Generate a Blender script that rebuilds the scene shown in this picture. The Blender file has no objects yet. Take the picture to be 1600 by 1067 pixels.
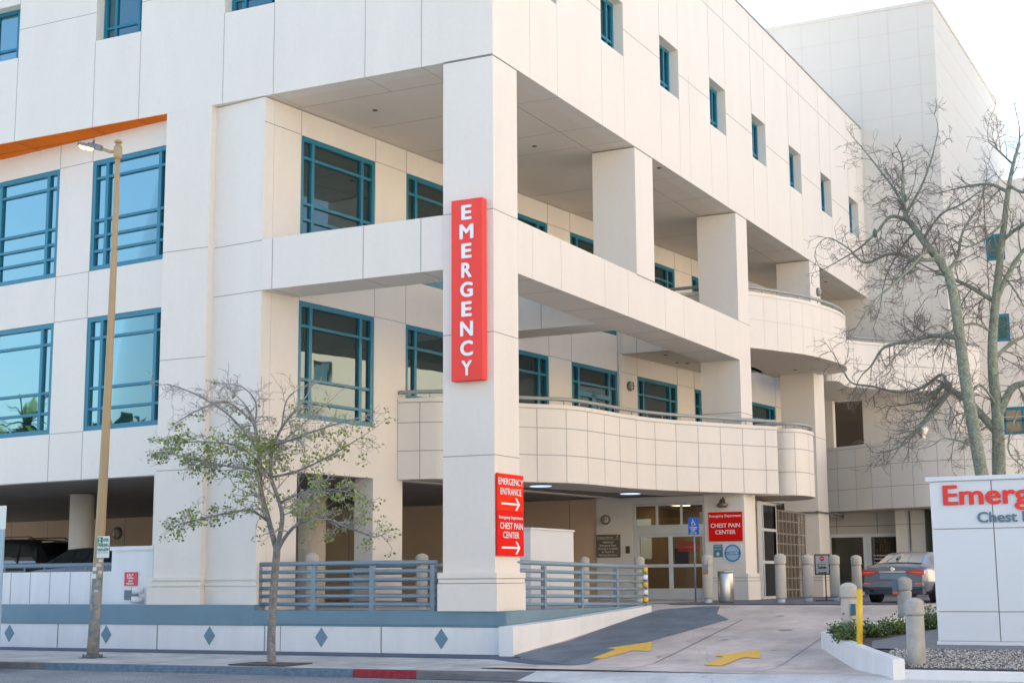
import bpy, bmesh, math, random
from math import sin, cos, radians, pi, atan, sqrt, floor
from mathutils import Vector, Matrix
random.seed(7)
S = bpy.context.scene
COL = S.collection

# ------------------------------------------------------------------ camera
F, YAW, PIT, ROL = 2364.15, 0.4716, 0.1566, -0.0065
CAM = Vector((0, 0, 1.7))
fw = Vector((cos(YAW)*cos(PIT), sin(YAW)*cos(PIT), sin(PIT)))
rt = fw.cross(Vector((0, 0, 1))).normalized()
up = rt.cross(fw)
rt, up = rt*cos(ROL)+up*sin(ROL), up*cos(ROL)-rt*sin(ROL)
cd = bpy.data.cameras.new('camera')
cd.sensor_width = 36
cd.lens = F/1600*36
cd.shift_y = 0.0
cd.clip_end = 3000
cam = bpy.data.objects.new('camera', cd)
COL.objects.link(cam)
cam.matrix_world = Matrix(((rt.x, up.x, -fw.x, CAM.x), (rt.y, up.y, -fw.y, CAM.y), (rt.z, up.z, -fw.z, CAM.z), (0, 0, 0, 1)))
S.camera = cam

# ------------------------------------------------------------------ sky, sun, exposure
SUN_EL = 36.0
SX, SY = 0.50, 0.866            # horizontal direction towards the sun
W = bpy.data.worlds.new('World'); S.world = W
W.use_nodes = True
nt = W.node_tree; nt.nodes.clear()
sky = nt.nodes.new('ShaderNodeTexSky'); sky.sky_type = 'NISHITA'
sky.sun_disc = False
sky.sun_elevation = radians(SUN_EL)
sky.sun_rotation = math.atan2(SX, SY)
sky.air_density = 1.0; sky.dust_density = 1.6; sky.ozone_density = 1.0
bg = nt.nodes.new('ShaderNodeBackground'); bg.inputs[1].default_value = 0.135
wo = nt.nodes.new('ShaderNodeOutputWorld')
nt.links.new(sky.outputs[0], bg.inputs[0]); nt.links.new(bg.outputs[0], wo.inputs[0])
sl = bpy.data.lights.new('sun', 'SUN'); sl.energy = 5.0; sl.angle = radians(0.5); sl.color = (1, 0.94, 0.85)
so = bpy.data.objects.new('sun', sl); COL.objects.link(so)
sd = Vector((SX*cos(radians(SUN_EL)), SY*cos(radians(SUN_EL)), sin(radians(SUN_EL)))).normalized()
so.rotation_euler = (-sd).to_track_quat('-Z', 'Y').to_euler()
so.location = (40, -60, 60)
S.view_settings.view_transform = 'Standard'; S.view_settings.look = 'None'
S.view_settings.gamma = 1.0
S.view_settings.exposure = 1.6
S.render.engine = 'CYCLES'
S.cycles.max_bounces = 10; S.cycles.diffuse_bounces = 5; S.cycles.transparent_max_bounces = 12

# ------------------------------------------------------------------ helpers
def ray(px, py): return fw + rt*((px-800)/F) - up*((py-533)/F)
def at(px, py, x=None, y=None, z=None, n=None, p0=None):
    """a point of the place, seen at this spot of the photo, on a plane of the building"""
    d = ray(px, py)
    if x is not None: t = (x-CAM.x)/d.x
    elif y is not None: t = (y-CAM.y)/d.y
    elif z is not None: t = (z-CAM.z)/d.z
    else: t = (Vector(p0)-CAM).dot(Vector(n))/d.dot(Vector(n))
    return CAM+d*t
def gz(x): return .05+.98*min(1, max(0, (x-28.2)/8.8))

MATS = {}
def mat(name, col, rough=.7, metal=0, var=.0, vscale=2.0, bump=0, bscale=40, emit=None, es=1, spec=.5, streak=0, col2=None, coat=0, c2scale=None, grain=0, gscale=220, cracks=0):
    if name in MATS: return MATS[name]
    m = bpy.data.materials.new(name); m.use_nodes = True
    t = m.node_tree; N = t.nodes; L = t.links
    b = N['Principled BSDF']
    b.inputs['Base Color'].default_value = (*col, 1); b.inputs['Roughness'].default_value = rough
    b.inputs['Metallic'].default_value = metal; b.inputs['Specular IOR Level'].default_value = spec
    if coat: b.inputs['Coat Weight'].default_value = coat; b.inputs['Coat Roughness'].default_value = .05
    tc = N.new('ShaderNodeTexCoord')
    if var or col2:
        no = N.new('ShaderNodeTexNoise'); no.inputs['Scale'].default_value = vscale; no.inputs['Detail'].default_value = 6
        no.inputs['Roughness'].default_value = .62
        mp = N.new('ShaderNodeMapping'); mp.inputs['Scale'].default_value = (1, 1, .25 if streak else 1)
        L.new(tc.outputs['Object'], mp.inputs[0]); L.new(mp.outputs[0], no.inputs['Vector'])
        mx = N.new('ShaderNodeMixRGB')
        rp = N.new('ShaderNodeValToRGB')
        rp.color_ramp.elements[0].position = .3; rp.color_ramp.elements[1].position = .72
        L.new(no.outputs[0], rp.inputs[0]); L.new(rp.outputs[0], mx.inputs[0])
        c2 = col2 or tuple(c*(1-var) for c in col)
        mx.inputs[1].default_value = (*c2, 1); mx.inputs[2].default_value = (*col, 1)
        last = mx
        if c2scale:
            n2 = N.new('ShaderNodeTexNoise'); n2.inputs['Scale'].default_value = c2scale; n2.inputs['Detail'].default_value = 3
            L.new(tc.outputs['Object'], n2.inputs['Vector'])
            hs = N.new('ShaderNodeMapRange'); hs.inputs[1].default_value = .3; hs.inputs[2].default_value = .7
            hs.inputs[3].default_value = .72; hs.inputs[4].default_value = 1.12
            L.new(n2.outputs[0], hs.inputs[0])
            mu = N.new('ShaderNodeMixRGB'); mu.blend_type = 'MULTIPLY'; mu.inputs[0].default_value = 1
            L.new(mx.outputs[0], mu.inputs[1]); L.new(hs.outputs[0], mu.inputs[2]); last = mu
        if grain:
            n3 = N.new('ShaderNodeTexNoise'); n3.inputs['Scale'].default_value = gscale; n3.inputs['Detail'].default_value = 2
            L.new(tc.outputs['Object'], n3.inputs['Vector'])
            h3 = N.new('ShaderNodeMapRange'); h3.inputs[1].default_value = .35; h3.inputs[2].default_value = .65
            h3.inputs[3].default_value = 1-grain; h3.inputs[4].default_value = 1+grain*.6; h3.clamp = False
            L.new(n3.outputs[0], h3.inputs[0])
            m3 = N.new('ShaderNodeMixRGB'); m3.blend_type = 'MULTIPLY'; m3.inputs[0].default_value = 1
            L.new(last.outputs[0], m3.inputs[1]); L.new(h3.outputs[0], m3.inputs[2]); last = m3
        if cracks:
            vo = N.new('ShaderNodeTexVoronoi'); vo.feature = 'DISTANCE_TO_EDGE'; vo.inputs['Scale'].default_value = cracks
            wn = N.new('ShaderNodeTexNoise'); wn.inputs['Scale'].default_value = 1.5; wn.inputs['Detail'].default_value = 6
            L.new(tc.outputs['Object'], wn.inputs['Vector'])
            vm = N.new('ShaderNodeVectorMath'); vm.operation = 'MULTIPLY_ADD'; vm.inputs[1].default_value = (1.2, 1.2, 0); L.new(wn.outputs['Color'], vm.inputs[0]); L.new(tc.outputs['Object'], vm.inputs[2])
            L.new(vm.outputs[0], vo.inputs['Vector'])
            h4 = N.new('ShaderNodeMapRange'); h4.inputs[1].default_value = .0; h4.inputs[2].default_value = .006*cracks/.3; h4.inputs[3].default_value = .72; h4.inputs[4].default_value = 1
            L.new(vo.outputs['Distance'], h4.inputs[0])
            m4 = N.new('ShaderNodeMixRGB'); m4.blend_type = 'MULTIPLY'; m4.inputs[0].default_value = 1
            L.new(last.outputs[0], m4.inputs[1]); L.new(h4.outputs[0], m4.inputs[2]); last = m4
        L.new(last.outputs[0], b.inputs['Base Color'])
    if bump:
        nb = N.new('ShaderNodeTexNoise'); nb.inputs['Scale'].default_value = bscale; nb.inputs['Detail'].default_value = 4
        L.new(tc.outputs['Object'], nb.inputs['Vector'])
        bp_ = N.new('ShaderNodeBump'); bp_.inputs['Strength'].default_value = bump; bp_.inputs['Distance'].default_value = .02
        L.new(nb.outputs[0], bp_.inputs['Height']); L.new(bp_.outputs[0], b.inputs['Normal'])
    if emit:
        b.inputs['Emission Color'].default_value = (*emit, 1); b.inputs['Emission Strength'].default_value = es
    MATS[name] = m
    return m

def glassmat(name, tint, dark, rough=.015, refl=.5, wav=.004, f0=.25):
    m = bpy.data.materials.new(name); m.use_nodes = True
    t = m.node_tree; N = t.nodes; L = t.links; N.clear()
    g = N.new('ShaderNodeBsdfGlossy'); g.inputs['Color'].default_value = (*tint, 1); g.inputs['Roughness'].default_value = rough
    d = N.new('ShaderNodeBsdfDiffuse'); d.inputs['Color'].default_value = (*dark, 1)
    mx = N.new('ShaderNodeMixShader'); o = N.new('ShaderNodeOutputMaterial')
    lw = N.new('ShaderNodeLayerWeight'); lw.inputs[0].default_value = .25
    mr = N.new('ShaderNodeMapRange'); mr.inputs[3].default_value = f0; mr.inputs[4].default_value = min(1, f0+refl)
    L.new(lw.outputs['Fresnel'], mr.inputs[0]); L.new(mr.outputs[0], mx.inputs[0])
    L.new(d.outputs[0], mx.inputs[1]); L.new(g.outputs[0], mx.inputs[2]); L.new(mx.outputs[0], o.inputs[0])
    if wav:
        tc = N.new('ShaderNodeTexCoord'); nb = N.new('ShaderNodeTexNoise'); nb.inputs['Scale'].default_value = .7
        L.new(tc.outputs['Object'], nb.inputs['Vector'])
        b = N.new('ShaderNodeBump'); b.inputs['Strength'].default_value = 1; b.inputs['Distance'].default_value = wav
        L.new(nb.outputs[0], b.inputs['Height']); L.new(b.outputs[0], g.inputs['Normal'])
    MATS[name] = m
    return m

WALL = mat('wall_paint', (.765, .715, .64), .75, var=.055, vscale=1.1, bump=.12, bscale=60, streak=1, c2scale=None, grain=.012, gscale=9)
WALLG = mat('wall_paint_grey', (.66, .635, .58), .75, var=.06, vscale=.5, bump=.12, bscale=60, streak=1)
SOFF = mat('soffit_paint', (.74, .66, .57), .8, var=.04, vscale=.8, bump=.1, bscale=50)
ORANGE = mat('orange_soffit_paint', (.82, .19, .02), .9, var=.12, vscale=1.2, spec=.05)
JOINT = mat('panel_joint_grey', (.26, .25, .24), .9)  # panel joints, drawn as thin grey strips
JOINTP = mat('joint_sealant', (.58, .545, .50), .9)
TEAL = mat('teal_window_frame', (.006, .175, .27), .35, var=.06, vscale=3)
GLASS = glassmat('reflective_glass', (.40, .68, .76), (.014, .030, .036), f0=.235, refl=.22, wav=.005)
GLASSG = glassmat('grey_green_glass', (.46, .58, .60), (.022, .034, .036), f0=.225, refl=.2, wav=.003)
GLASSD = glassmat('dark_glass', (.45, .48, .50), (.02, .018, .016), f0=.16)
CARG = glassmat('car_glass', (.6, .62, .64), (.015, .02, .02), f0=.22, wav=0)
TAN = mat('tan_garage_wall', (.62, .46, .32), .8, var=.08, vscale=.7)
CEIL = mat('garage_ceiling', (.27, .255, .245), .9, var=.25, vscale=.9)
GREYP = mat('grey_ledge_paint', (.155, .265, .335), .55, var=.16, vscale=1.2, bump=.15, bscale=30)
WHITEP = mat('white_wall_paint', (.76, .765, .76), .6, var=.11, vscale=2.2, bump=.15, bscale=30, streak=1)
STEEL = mat('grey_blue_steel_paint', (.20, .275, .335), .4, var=.08, vscale=4)
ALU = mat('pale_aluminium', (.62, .63, .62), .4, metal=.3, var=.05, vscale=3)
WHITE = mat('white_lettering', (.85, .85, .85), .5)
REDL = mat('coral_red_sign', (.88, .085, .07), .6, var=.05, vscale=1, spec=.12)
RED = mat('bright_red_sign', (.80, .012, .006), .65, var=.06, vscale=2, spec=.08)
BLACK = mat('black_rubber', (.015, .015, .017), .7)
CONC = mat('bollard_concrete', (.54, .50, .43), .85, var=.12, vscale=6, bump=.3, bscale=60)
CONCN = mat('weathered_concrete', (.46, .45, .41), .9, var=.3, vscale=5, bump=.6, bscale=70)

class MB:
    def __init__(s): s.v = []; s.f = []; s.m = []; s.smooth = []
    def add(s, vs, fs, m=0, sm=False):
        o = len(s.v); s.v += [tuple(v) for v in vs]
        for f in fs: s.f.append([i+o for i in f]); s.m.append(m); s.smooth.append(sm)
        return s
    def box(s, x0, x1, y0, y1, z0, z1, m=0, M=None):
        vs = [Vector((x, y, z)) for z in (z0, z1) for y in (y0, y1) for x in (x0, x1)]
        if M: vs = [M @ v for v in vs]
        return s.add(vs, [(0, 2, 3, 1), (4, 5, 7, 6), (0, 1, 5, 4), (2, 6, 7, 3), (0, 4, 6, 2), (1, 3, 7, 5)], m)
    def prism(s, pts, z0, z1, m=0, M=None, mt=None):
        n = len(pts); vs = [Vector((p[0], p[1], z0)) for p in pts]+[Vector((p[0], p[1], z1)) for p in pts]
        if M: vs = [M @ v for v in vs]
        a = sum(pts[i][0]*pts[(i+1) % n][1]-pts[(i+1) % n][0]*pts[i][1] for i in range(n))
        ids = list(range(n)) if a > 0 else list(range(n))[::-1]
        s.add(vs, [ids[::-1]], m); o = len(s.v)-2*n
        s.f.append([o+n+i for i in ids]); s.m.append(m if mt is None else mt); s.smooth.append(False)
        for k in range(n):
            i, j = ids[k], ids[(k+1) % n]; s.f.append([o+i, o+j, o+n+j, o+n+i]); s.m.append(m); s.smooth.append(False)
        return s
    def tube(s, pts, r, n=8, m=0, cap=True, sm=True):
        pts = [Vector(p) for p in pts]; k = len(pts)
        rs = r if isinstance(r, (list, tuple)) else [r]*k
        o = len(s.v); prev = None
        for i, p in enumerate(pts):
            d = (pts[min(i+1, k-1)]-pts[max(i-1, 0)])
            if d.length < 1e-9: d = Vector((0, 0, 1))
            d.normalize()
            if prev is None:
                a = Vector((0, 0, 1)) if abs(d.z) < .9 else Vector((1, 0, 0))
                u = d.cross(a).normalized()
            else:
                u = (prev-d*prev.dot(d)); u = u.normalized() if u.length > 1e-6 else d.orthogonal().normalized()
            prev = u; w = d.cross(u)
            for j in range(n):
                a = 2*pi*j/n; s.v.append(tuple(p+(u*cos(a)+w*sin(a))*rs[i]))
        for i in range(k-1):
            for j in range(n):
                a = o+i*n+j; b = o+i*n+(j+1) % n
                s.f.append([a, b, b+n, a+n]); s.m.append(m); s.smooth.append(sm)
        if cap:
            s.f.append([o+j for j in range(n)][::-1]); s.m.append(m); s.smooth.append(False)
            s.f.append([o+(k-1)*n+j for j in range(n)]); s.m.append(m); s.smooth.append(False)
        return s
    def lathe(s, prof, c=(0, 0, 0), n=24, m=0, M=None, sm=True):
        o = len(s.v)
        for (r, z) in prof:
            for j in range(n):
                a = 2*pi*j/n; v = Vector((c[0]+r*cos(a), c[1]+r*sin(a), c[2]+z)); s.v.append(tuple(M @ v if M else v))
        for i in range(len(prof)-1):
            for j in range(n):
                a = o+i*n+j; b = o+i*n+(j+1) % n; s.f.append([a, b, b+n, a+n]); s.m.append(m); s.smooth.append(sm)
        s.f.append([o+j for j in range(n)][::-1]); s.m.append(m); s.smooth.append(False)
        s.f.append([o+(len(prof)-1)*n+j for j in range(n)]); s.m.append(m); s.smooth.append(False)
        return s
    def wall(s, M, s0, s1, z0, z1, th, ops=(), m=0, reveal=None):
        """slab in frame M (local x along the wall, local y into the building) with openings (a,b,c,d)"""
        xs = sorted(set([s0, s1]+[v for o in ops for v in (o[0], o[1]) if s0 < v < s1]))
        for a, b in zip(xs, xs[1:]):
            mid = (a+b)/2
            cuts = sorted([(o[2], o[3]) for o in ops if o[0] < mid < o[1]])
            z = z0
            for c, d in cuts:
                if c > z: s.box(a, b, 0, th, z, min(c, z1), m, M)
                z = max(z, d)
            if z < z1: s.box(a, b, 0, th, z, z1, m, M)
        return s
    def build(s, name, mats, parent=None, bevel=0):
        me = bpy.data.meshes.new(name); me.from_pydata(s.v, [], s.f)
        for i, p in enumerate(me.polygons): p.material_index = s.m[i]; p.use_smooth = s.smooth[i]
        mats = mats if isinstance(mats, (list, tuple)) else [mats]
        for q in mats: me.materials.append(q)
        me.update()
        o = bpy.data.objects.new(name, me); COL.objects.link(o)
        if parent:
            o.parent = parent
            if parent.type == 'EMPTY' or True: o.matrix_parent_inverse = parent.matrix_world.inverted() if False else Matrix.Identity(4)
        if bevel:
            bv = o.modifiers.new('bevel', 'BEVEL'); bv.width = bevel; bv.segments = 2; bv.limit_method = 'ANGLE'; bv.angle_limit = radians(40)
        return o

def tag(o, label=None, cat=None, group=None, kind=None):
    if label: o['label'] = label
    if cat: o['category'] = cat
    if group: o['group'] = group
    if kind: o['kind'] = kind
    return o
def thing(name, label, cat, group=None):
    o = bpy.data.objects.new(name, None); o.empty_display_size = .3; COL.objects.link(o)
    return tag(o, label, cat, group)
def copy_tree(o, parent=None):
    c = o.copy(); COL.objects.link(c); c.parent = parent
    for ch in [q for q in bpy.data.objects if q.parent == o]: copy_tree(ch, c)
    return c

def frame(org, xd, yd, zd=(0, 0, 1)):
    xd, yd, zd = Vector(xd), Vector(yd), Vector(zd)
    return Matrix(((xd.x, yd.x, zd.x, org[0]), (xd.y, yd.y, zd.y, org[1]), (xd.z, yd.z, zd.z, org[2]), (0, 0, 0, 1)))

def text(body, org, right, upv, h=None, w=None, material=None, parent=None, name='lettering', align='LEFT', ex=.006, bold=0, into=None, mi=0):
    """flat lettering standing on a surface: org = lower left of the text, h = cap height, w = total width"""
    c = bpy.data.curves.new(name, 'FONT'); c.body = body; c.size = 1; c.extrude = 0; c.resolution_u = 4
    c.align_x = 'LEFT'
    t = bpy.data.objects.new(name, c)
    me = bpy.data.meshes.new_from_object(t)
    bpy.data.objects.remove(t); bpy.data.curves.remove(c)
    xs = [v.co.x for v in me.vertices]
    x0, x1, y1 = min(xs), max(xs), .729
    sy = h/y1; sx = (w/(x1-x0+2*bold)) if w else sy
    off = 0
    ww = (x1-x0)*sx
    if align == 'CENTER': off = -ww/2
    right, upv = Vector(right).normalized(), Vector(upv).normalized(); nrm = right.cross(upv)
    org = Vector(org); mb = MB()
    sh = [(0, 0)] if not bold else [(0, 0), (bold, 0), (-bold, 0), (bold*.5, bold*.7), (-bold*.5, bold*.7), (bold*.5, -bold*.7), (-bold*.5, -bold*.7)]
    fs = [list(p.vertices) for p in me.polygons]
    for k, (dx, dy) in enumerate(sh):
        mb.add([org+right*((v.co.x-x0+dx)*sx+off)+upv*((v.co.y+dy)*sy)+nrm*(ex+k*.0007) for v in me.vertices], fs, mi)
    bpy.data.meshes.remove(me)
    if into is not None:
        into.add(mb.v, mb.f, mi); return ww
    return mb.build(name, material, parent)

# ------------------------------------------------------------------ frames of the building
X0, Y0 = 29.43, 15.46
Q = Vector((29.46, 21.86, 0)); TH = atan(.11)
u = Vector((cos(TH), -sin(TH), 0)); v = Vector((sin(TH), cos(TH), 0))
FU = frame(Q, u, v)                       # inner wall facing the driveway: x along u, y inwards
FV = frame(Q, v, u)                       # inner wall facing the street: x along v, y inwards
FL = frame((X0, 0, 0), (0, 1, 0), (1, 0, 0))   # outer street facade: x = world y, y inwards
FR = frame((0, Y0, 0), (1, 0, 0), (0, 1, 0))   # outer driveway facade: x = world x, y inwards
def pU(px, py): p = at(px, py, n=v, p0=Q); return (p-Q).dot(u), p.z
def pV(px, py): p = at(px, py, n=u, p0=Q); return (p-Q).dot(v), p.z

def hj(b, M, a, c, z, m=1, w=.016, out=.004): b.box(a, c, -out, .004, z-w/2, z+w/2, m, M)
def vj(b, M, a, z0, z1, m=1, w=.016, out=.004): b.box(a-w/2, a+w/2, -out, .004, z0, z1, m, M)

# ------------------------------------------------------------------ ground
def patch(poly, zf, mtl, name, n=1):
    b = MB(); b.add([(p[0], p[1], zf(p[0], p[1]) if callable(zf) else zf) for p in poly], [list(range(len(poly)))])
    return tag(b.build(name, mtl), kind='structure')
ASPH = mat('asphalt', (.29, .32, .335), .9, col2=(.19, .215, .23), vscale=25, bump=.5, bscale=120, c2scale=.5, grain=.45, gscale=45, cracks=.25)
SIDE = mat('sidewalk_concrete', (.58, .575, .53), .9, col2=(.45, .445, .415), vscale=3, bump=.3, bscale=80, c2scale=.8, grain=.16, gscale=70, cracks=.22)
DRIVE = mat('driveway_concrete', (.70, .59, .495), .9, col2=(.56, .47, .40), vscale=2.2, bump=.25, bscale=70, c2scale=.7, grain=.15, gscale=60, cracks=.22)
APRON = mat('apron_concrete', (.66, .67, .64), .9, col2=(.54, .55, .53), vscale=3, bump=.25, bscale=80, c2scale=.7, grain=.15, gscale=60, cracks=.25)
DARKP = mat('dark_ramp_paint', (.165, .21, .235), .7, col2=(.12, .155, .18), vscale=5, bump=.2, bscale=60, c2scale=1.1, grain=.15, gscale=60, cracks=.3)
PADM = mat('entrance_pad_concrete', (.55, .50, .45), .8, col2=(.46, .42, .38), vscale=2)
b = MB(); b.box(-1500, 1500, -1500, 1500, -.9, -.14); tag(b.build('ground', ASPH), kind='structure')
b = MB(); b.box(-8, 25.2, -120, 200, -.135, -.125)
tag(b.build('street', ASPH), kind='structure')
# kerb with painted lengths
KM = [mat('kerb_concrete', (.16, .165, .17), .9, var=.3, vscale=4), mat('blue_kerb_paint', (.14, .21, .28), .7, var=.45, vscale=9, bump=.3), mat('red_kerb_paint', (.34, .02, .03), .7, var=.5, vscale=12, bump=.3)]
b = MB()
def kx(y): return 25.0+.04*(25-y)
for y0, y1, m in ((60, 24.1, 0), (24.1, 16.45, 1), (16.45, 15.05, 2)):
    vs = [(kx(y0), y0, -.13), (kx(y1), y1, -.13), (kx(y1)+.02, y1, .012), (kx(y0)+.02, y0, .012), (kx(y1)+.17, y1, .022), (kx(y0)+.17, y0, .022)]
    b.add(vs, [(0, 3, 2, 1), (3, 5, 4, 2)], m)
# dropped end towards the driveway
y0, y1 = 15.05, 12.9
b.add([(kx(y0), y0, -.13), (kx(y1)-.1, y1, -.125), (kx(y1)+.15, y1, -.10), (kx(y0)+.02, y0, .012), (kx(y0)+.17, y0, .022), (26.2, y1, .002)], [(0, 3, 2, 1), (3, 4, 5, 2)], 0)
tag(b.build('kerb', KM), kind='structure')
# sidewalk left of the driveway
b = MB()
b.add([(kx(60)+.17, 60, .022), (kx(15)+.17, 15.0, .022), (26.2, 12.9, 0.0), (27.45, 13.5, .05), (28.6, 15.0, .08), (28.6, 60, .04)], [(0, 5, 4, 3, 2, 1)])
tag(b.build('sidewalk', SIDE), kind='structure')
# dark paver band along the plinth
b = MB(); b.add([(28.55, 60, .044), (28.55, 15.2, .075), (27.45, 13.5, .054), (27.6, 12.8, .054), (28.6, 14.2, .10), (29.5, 14.9, .13), (29.5, 60, .06)], [(0, 6, 5, 4, 3, 2, 1)])
PAV = mat('dark_blue_pavers', (.085, .115, .155), .8, col2=(.06, .085, .12), vscale=6, bump=.4, bscale=20)
tag(b.build('paver_band', PAV), kind='structure')
# apron at the street and road side in front of driveway
b = MB(); b.add([(25.38, 12.9, -.12), (24.7, 8, -.12), (26.35, 8, .05), (26.2, 12.9, .004)], [(0, 1, 2, 3)])
b.add([(24.7, 8, -.12), (24.2, -40, -.12), (26.35, -40, .05), (26.35, 8, .05)], [(0, 1, 2, 3)])
b.add([(26.2, 12.9, .004), (26.35, 8, .052), (27.45, 13.5, .053)], [(0, 1, 2)])
tag(b.build('driveway_apron', APRON), kind='structure')
# sloping driveway and entrance court (one sheet, subdivided along x)
b = MB()
xs = [26.35, 27.5, 28.2, 30, 32, 34, 36, 37, 39, 60]
rows = []
for x in xs: rows.append([(x, 16.5 if x > 36 else (15.2 if x > 29 else 14.2), gz(x)), (x, -6, gz(x))])
for r0, r1 in zip(rows, rows[1:]): b.add([r0[0], r0[1], r1[1], r1[0]], [(0, 1, 2, 3)])
tag(b.build('driveway', DRIVE), kind='structure')
# dark painted wedge of the ramp
b = MB()
wed = [((27.5, 13.5), (27.6, 12.75)), ((28.2, 13.9), (28.2, 12.72)), ((29.0, 14.8), (29.1, 12.72)), ((31.12, 14.48), (31.27, 12.55)), ((33.6, 14.5), (33.45, 12.16)), ((34.6, 14.5), (34.6, 11.95)), ((36.0, 14.4), (35.6, 12.6)), ((37.2, 14.3), (37.0, 13.0))]
for (a, c), (d, e) in zip(wed, wed[1:]):
    b.add([(a[0], a[1], gz(a[0])+.006), (c[0], c[1], gz(c[0])+.006), (e[0], e[1], gz(e[0])+.006), (d[0], d[1], gz(d[0])+.006)], [(0, 1, 2, 3)])
tag(b.build('painted_ramp_strip', DARKP), kind='structure')
# floors under the building and court pad
b = MB(); b.box(29.6, 70, 15.2, 60, .6, 1.046); tag(b.build('garage_floor', PADM), kind='structure')
b = MB(); b.add([(39.1, 16, 1.052), (39.0, 9, 1.052), (60, 8, 1.052), (60, 16, 1.052)], [(0, 1, 2, 3)]); tag(b.build('entrance_pad', mat('entrance_pad_dark', (.17, .17, .175), .8, var=.15, vscale=2)), kind='structure')
# expansion joints in the driveway
b = MB()
def gline(p, q, w=.02):
    n = 12
    for i in range(n):
        a = [p[k]+(q[k]-p[k])*i/n for k in (0, 1)]; c = [p[k]+(q[k]-p[k])*(i+1)/n for k in (0, 1)]
        d = Vector((c[0]-a[0], c[1]-a[1], 0)).normalized(); s_ = Vector((-d.y, d.x, 0))*w/2
        b.add([(a[0]-s_.x, a[1]-s_.y, gz(a[0])+.009), (c[0]-s_.x, c[1]-s_.y, gz(c[0])+.009), (c[0]+s_.x, c[1]+s_.y, gz(c[0])+.009), (a[0]+s_.x, a[1]+s_.y, gz(a[0])+.009)], [(0, 1, 2, 3)])
gline((26.4, 11.3), (34.5, 11.6)); gline((27.3, 12.8), (26.6, 6.3), .016); gline((33, 12.2), (33, 8), .012); gline((36.8, 13), (36.8, 4), .02); gline((26.4, 8.7), (36, 9.2), .012)
tag(b.build('paving_joints', mat('paving_joint', (.10, .095, .09), .9)), kind='structure')
b = MB()
for y in (28, 24.9, 21.7, 18.5, 15.3):
    b.add([(25.3, y, .0265), (28.5, y, .0865 if y < 16 else .07), (28.5, y+.02, .0865 if y < 16 else .07), (25.3, y+.02, .0265)], [(0, 1, 2, 3)])
tag(b.build('sidewalk_joints', MATS['paving_joint']), kind='structure')

b = MB()
def blob(cx_, cy_, r_, seed, e=1.0):
    g_ = random.Random(seed); n_ = 14; P = []
    for k in range(n_): a = 2*pi*k/n_; q = r_*g_.uniform(.7, 1.2); P.append((cx_+cos(a)*q*e, cy_+sin(a)*q, gz(cx_+cos(a)*q*e)+.0075))
    b.add(P, [tuple(range(n_))])
for k, (cx_, cy_, r_) in enumerate(((31.5, 11.0, .10), (33.0, 10.1, .16), (35.2, 10.9, .12), (29.2, 11.6, .07), (38, 10.2, .2), (39.6, 11.4, .16), (34.4, 9.0, .09), (30.2, 9.5, .06))): blob(cx_, cy_, r_, k)
tag(b.build('oil_stains', mat('oil_stain', (.36, .31, .27), .6)), kind='structure')
b = MB(); n_ = 26
for k in range(n_):
    a0, a1 = -1.2+3.0*k/n_, -1.2+3.0*(k+1)/n_
    c0 = [(26.75+cos(q)*.42, 14.05+sin(q)*.85) for q in (a0, a1)]; c1 = [(26.75+cos(q)*.50, 14.05+sin(q)*.93) for q in (a0, a1)]
    b.add([(*c0[0], .064), (*c1[0], .064), (*c1[1], .064), (*c0[1], .064)], [(0, 1, 2, 3)])
tag(b.build('tyre_mark', mat('tyre_mark_grey', (.30, .30, .29), .8)), kind='structure')

# yellow arrows painted on the drive
YEL = mat('yellow_road_paint', (.92, .52, .02), .7, col2=(.78, .46, .10), vscale=22, grain=.25, gscale=60, cracks=.9)
def arrow(pxs, label):
    def g(px, py):
        d = ray(px, py); t = 5.
        while (CAM+d*t).z > gz((CAM+d*t).x)+.012: t += .01
        p = CAM+d*t; return (p.x, p.y, gz(p.x)+.012)
    P = [g(*p) for p in pxs]
    b = MB(); b.add(P, [list(range(len(P)))]); o = b.build('painted_arrow', YEL)
    return tag(o, label, 'road marking', 'yellow arrows on the driveway')
arrow([(925, 1027), (941, 1028), (988.5, 1015), (1017, 1016), (1020, 1001), (948, 1011.5), (962, 1013.5)], 'yellow painted arrow nearer the white ramp wall, half on the dark strip')
arrow([(1099, 1037.5), (1127, 1039), (1162, 1025.4), (1187.6, 1027.5), (1187.6, 1013.5), (1116.3, 1023), (1131, 1024.8)], 'yellow painted arrow on bare concrete towards the planter')

# ------------------------------------------------------------------ plinth, ledge and wedge wall
T = thing('plinth_wall', 'long low white retaining wall with grey ledge and diamond inlays under the building', 'retaining wall')
b = MB(); b.box(29.43, 29.62, 15.2, 60, -.2, .70, 0)
for y in (37.5, 34.3, 31.1, 27.95, 24.75, 21.55, 18.35): vj(b, FL, y, .02, .70, 1, .03, .006)
vj(b, FL, 21.1, .02, .70, 1, .02, .006)
b.build('wall', [WHITEP, JOINT], T)
b = MB(); b.box(29.40, 30.4, 15.2, 21.86, .74, 1.05); b.box(29.40, 29.9, 21.861, 60, .70, 1.18); b.box(29.41, 30.4, 15.22, 21.86, .70, .74)
b.build('ledge', [GREYP], T, .01)
for y in (35.95, 32.78, 29.6, 26.36, 23.16, 19.96, 16.80):
    b = MB(); c = .45; h = .225; w = .17
    b.add([(29.422, y-w, c), (29.422, y, c-h), (29.422, y+w, c), (29.422, y, c+h), (29.431, y-w, c), (29.431, y, c-h), (29.431, y+w, c), (29.431, y, c+h)], [(0, 3, 2, 1), (0, 1, 5, 4), (1, 2, 6, 5), (2, 3, 7, 6), (3, 0, 4, 7)])
    b.build('diamond', GREYP, T)
T = thing('ramp_wall', 'white wedge shaped wall rising beside the dark ramp strip', 'retaining wall')
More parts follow.
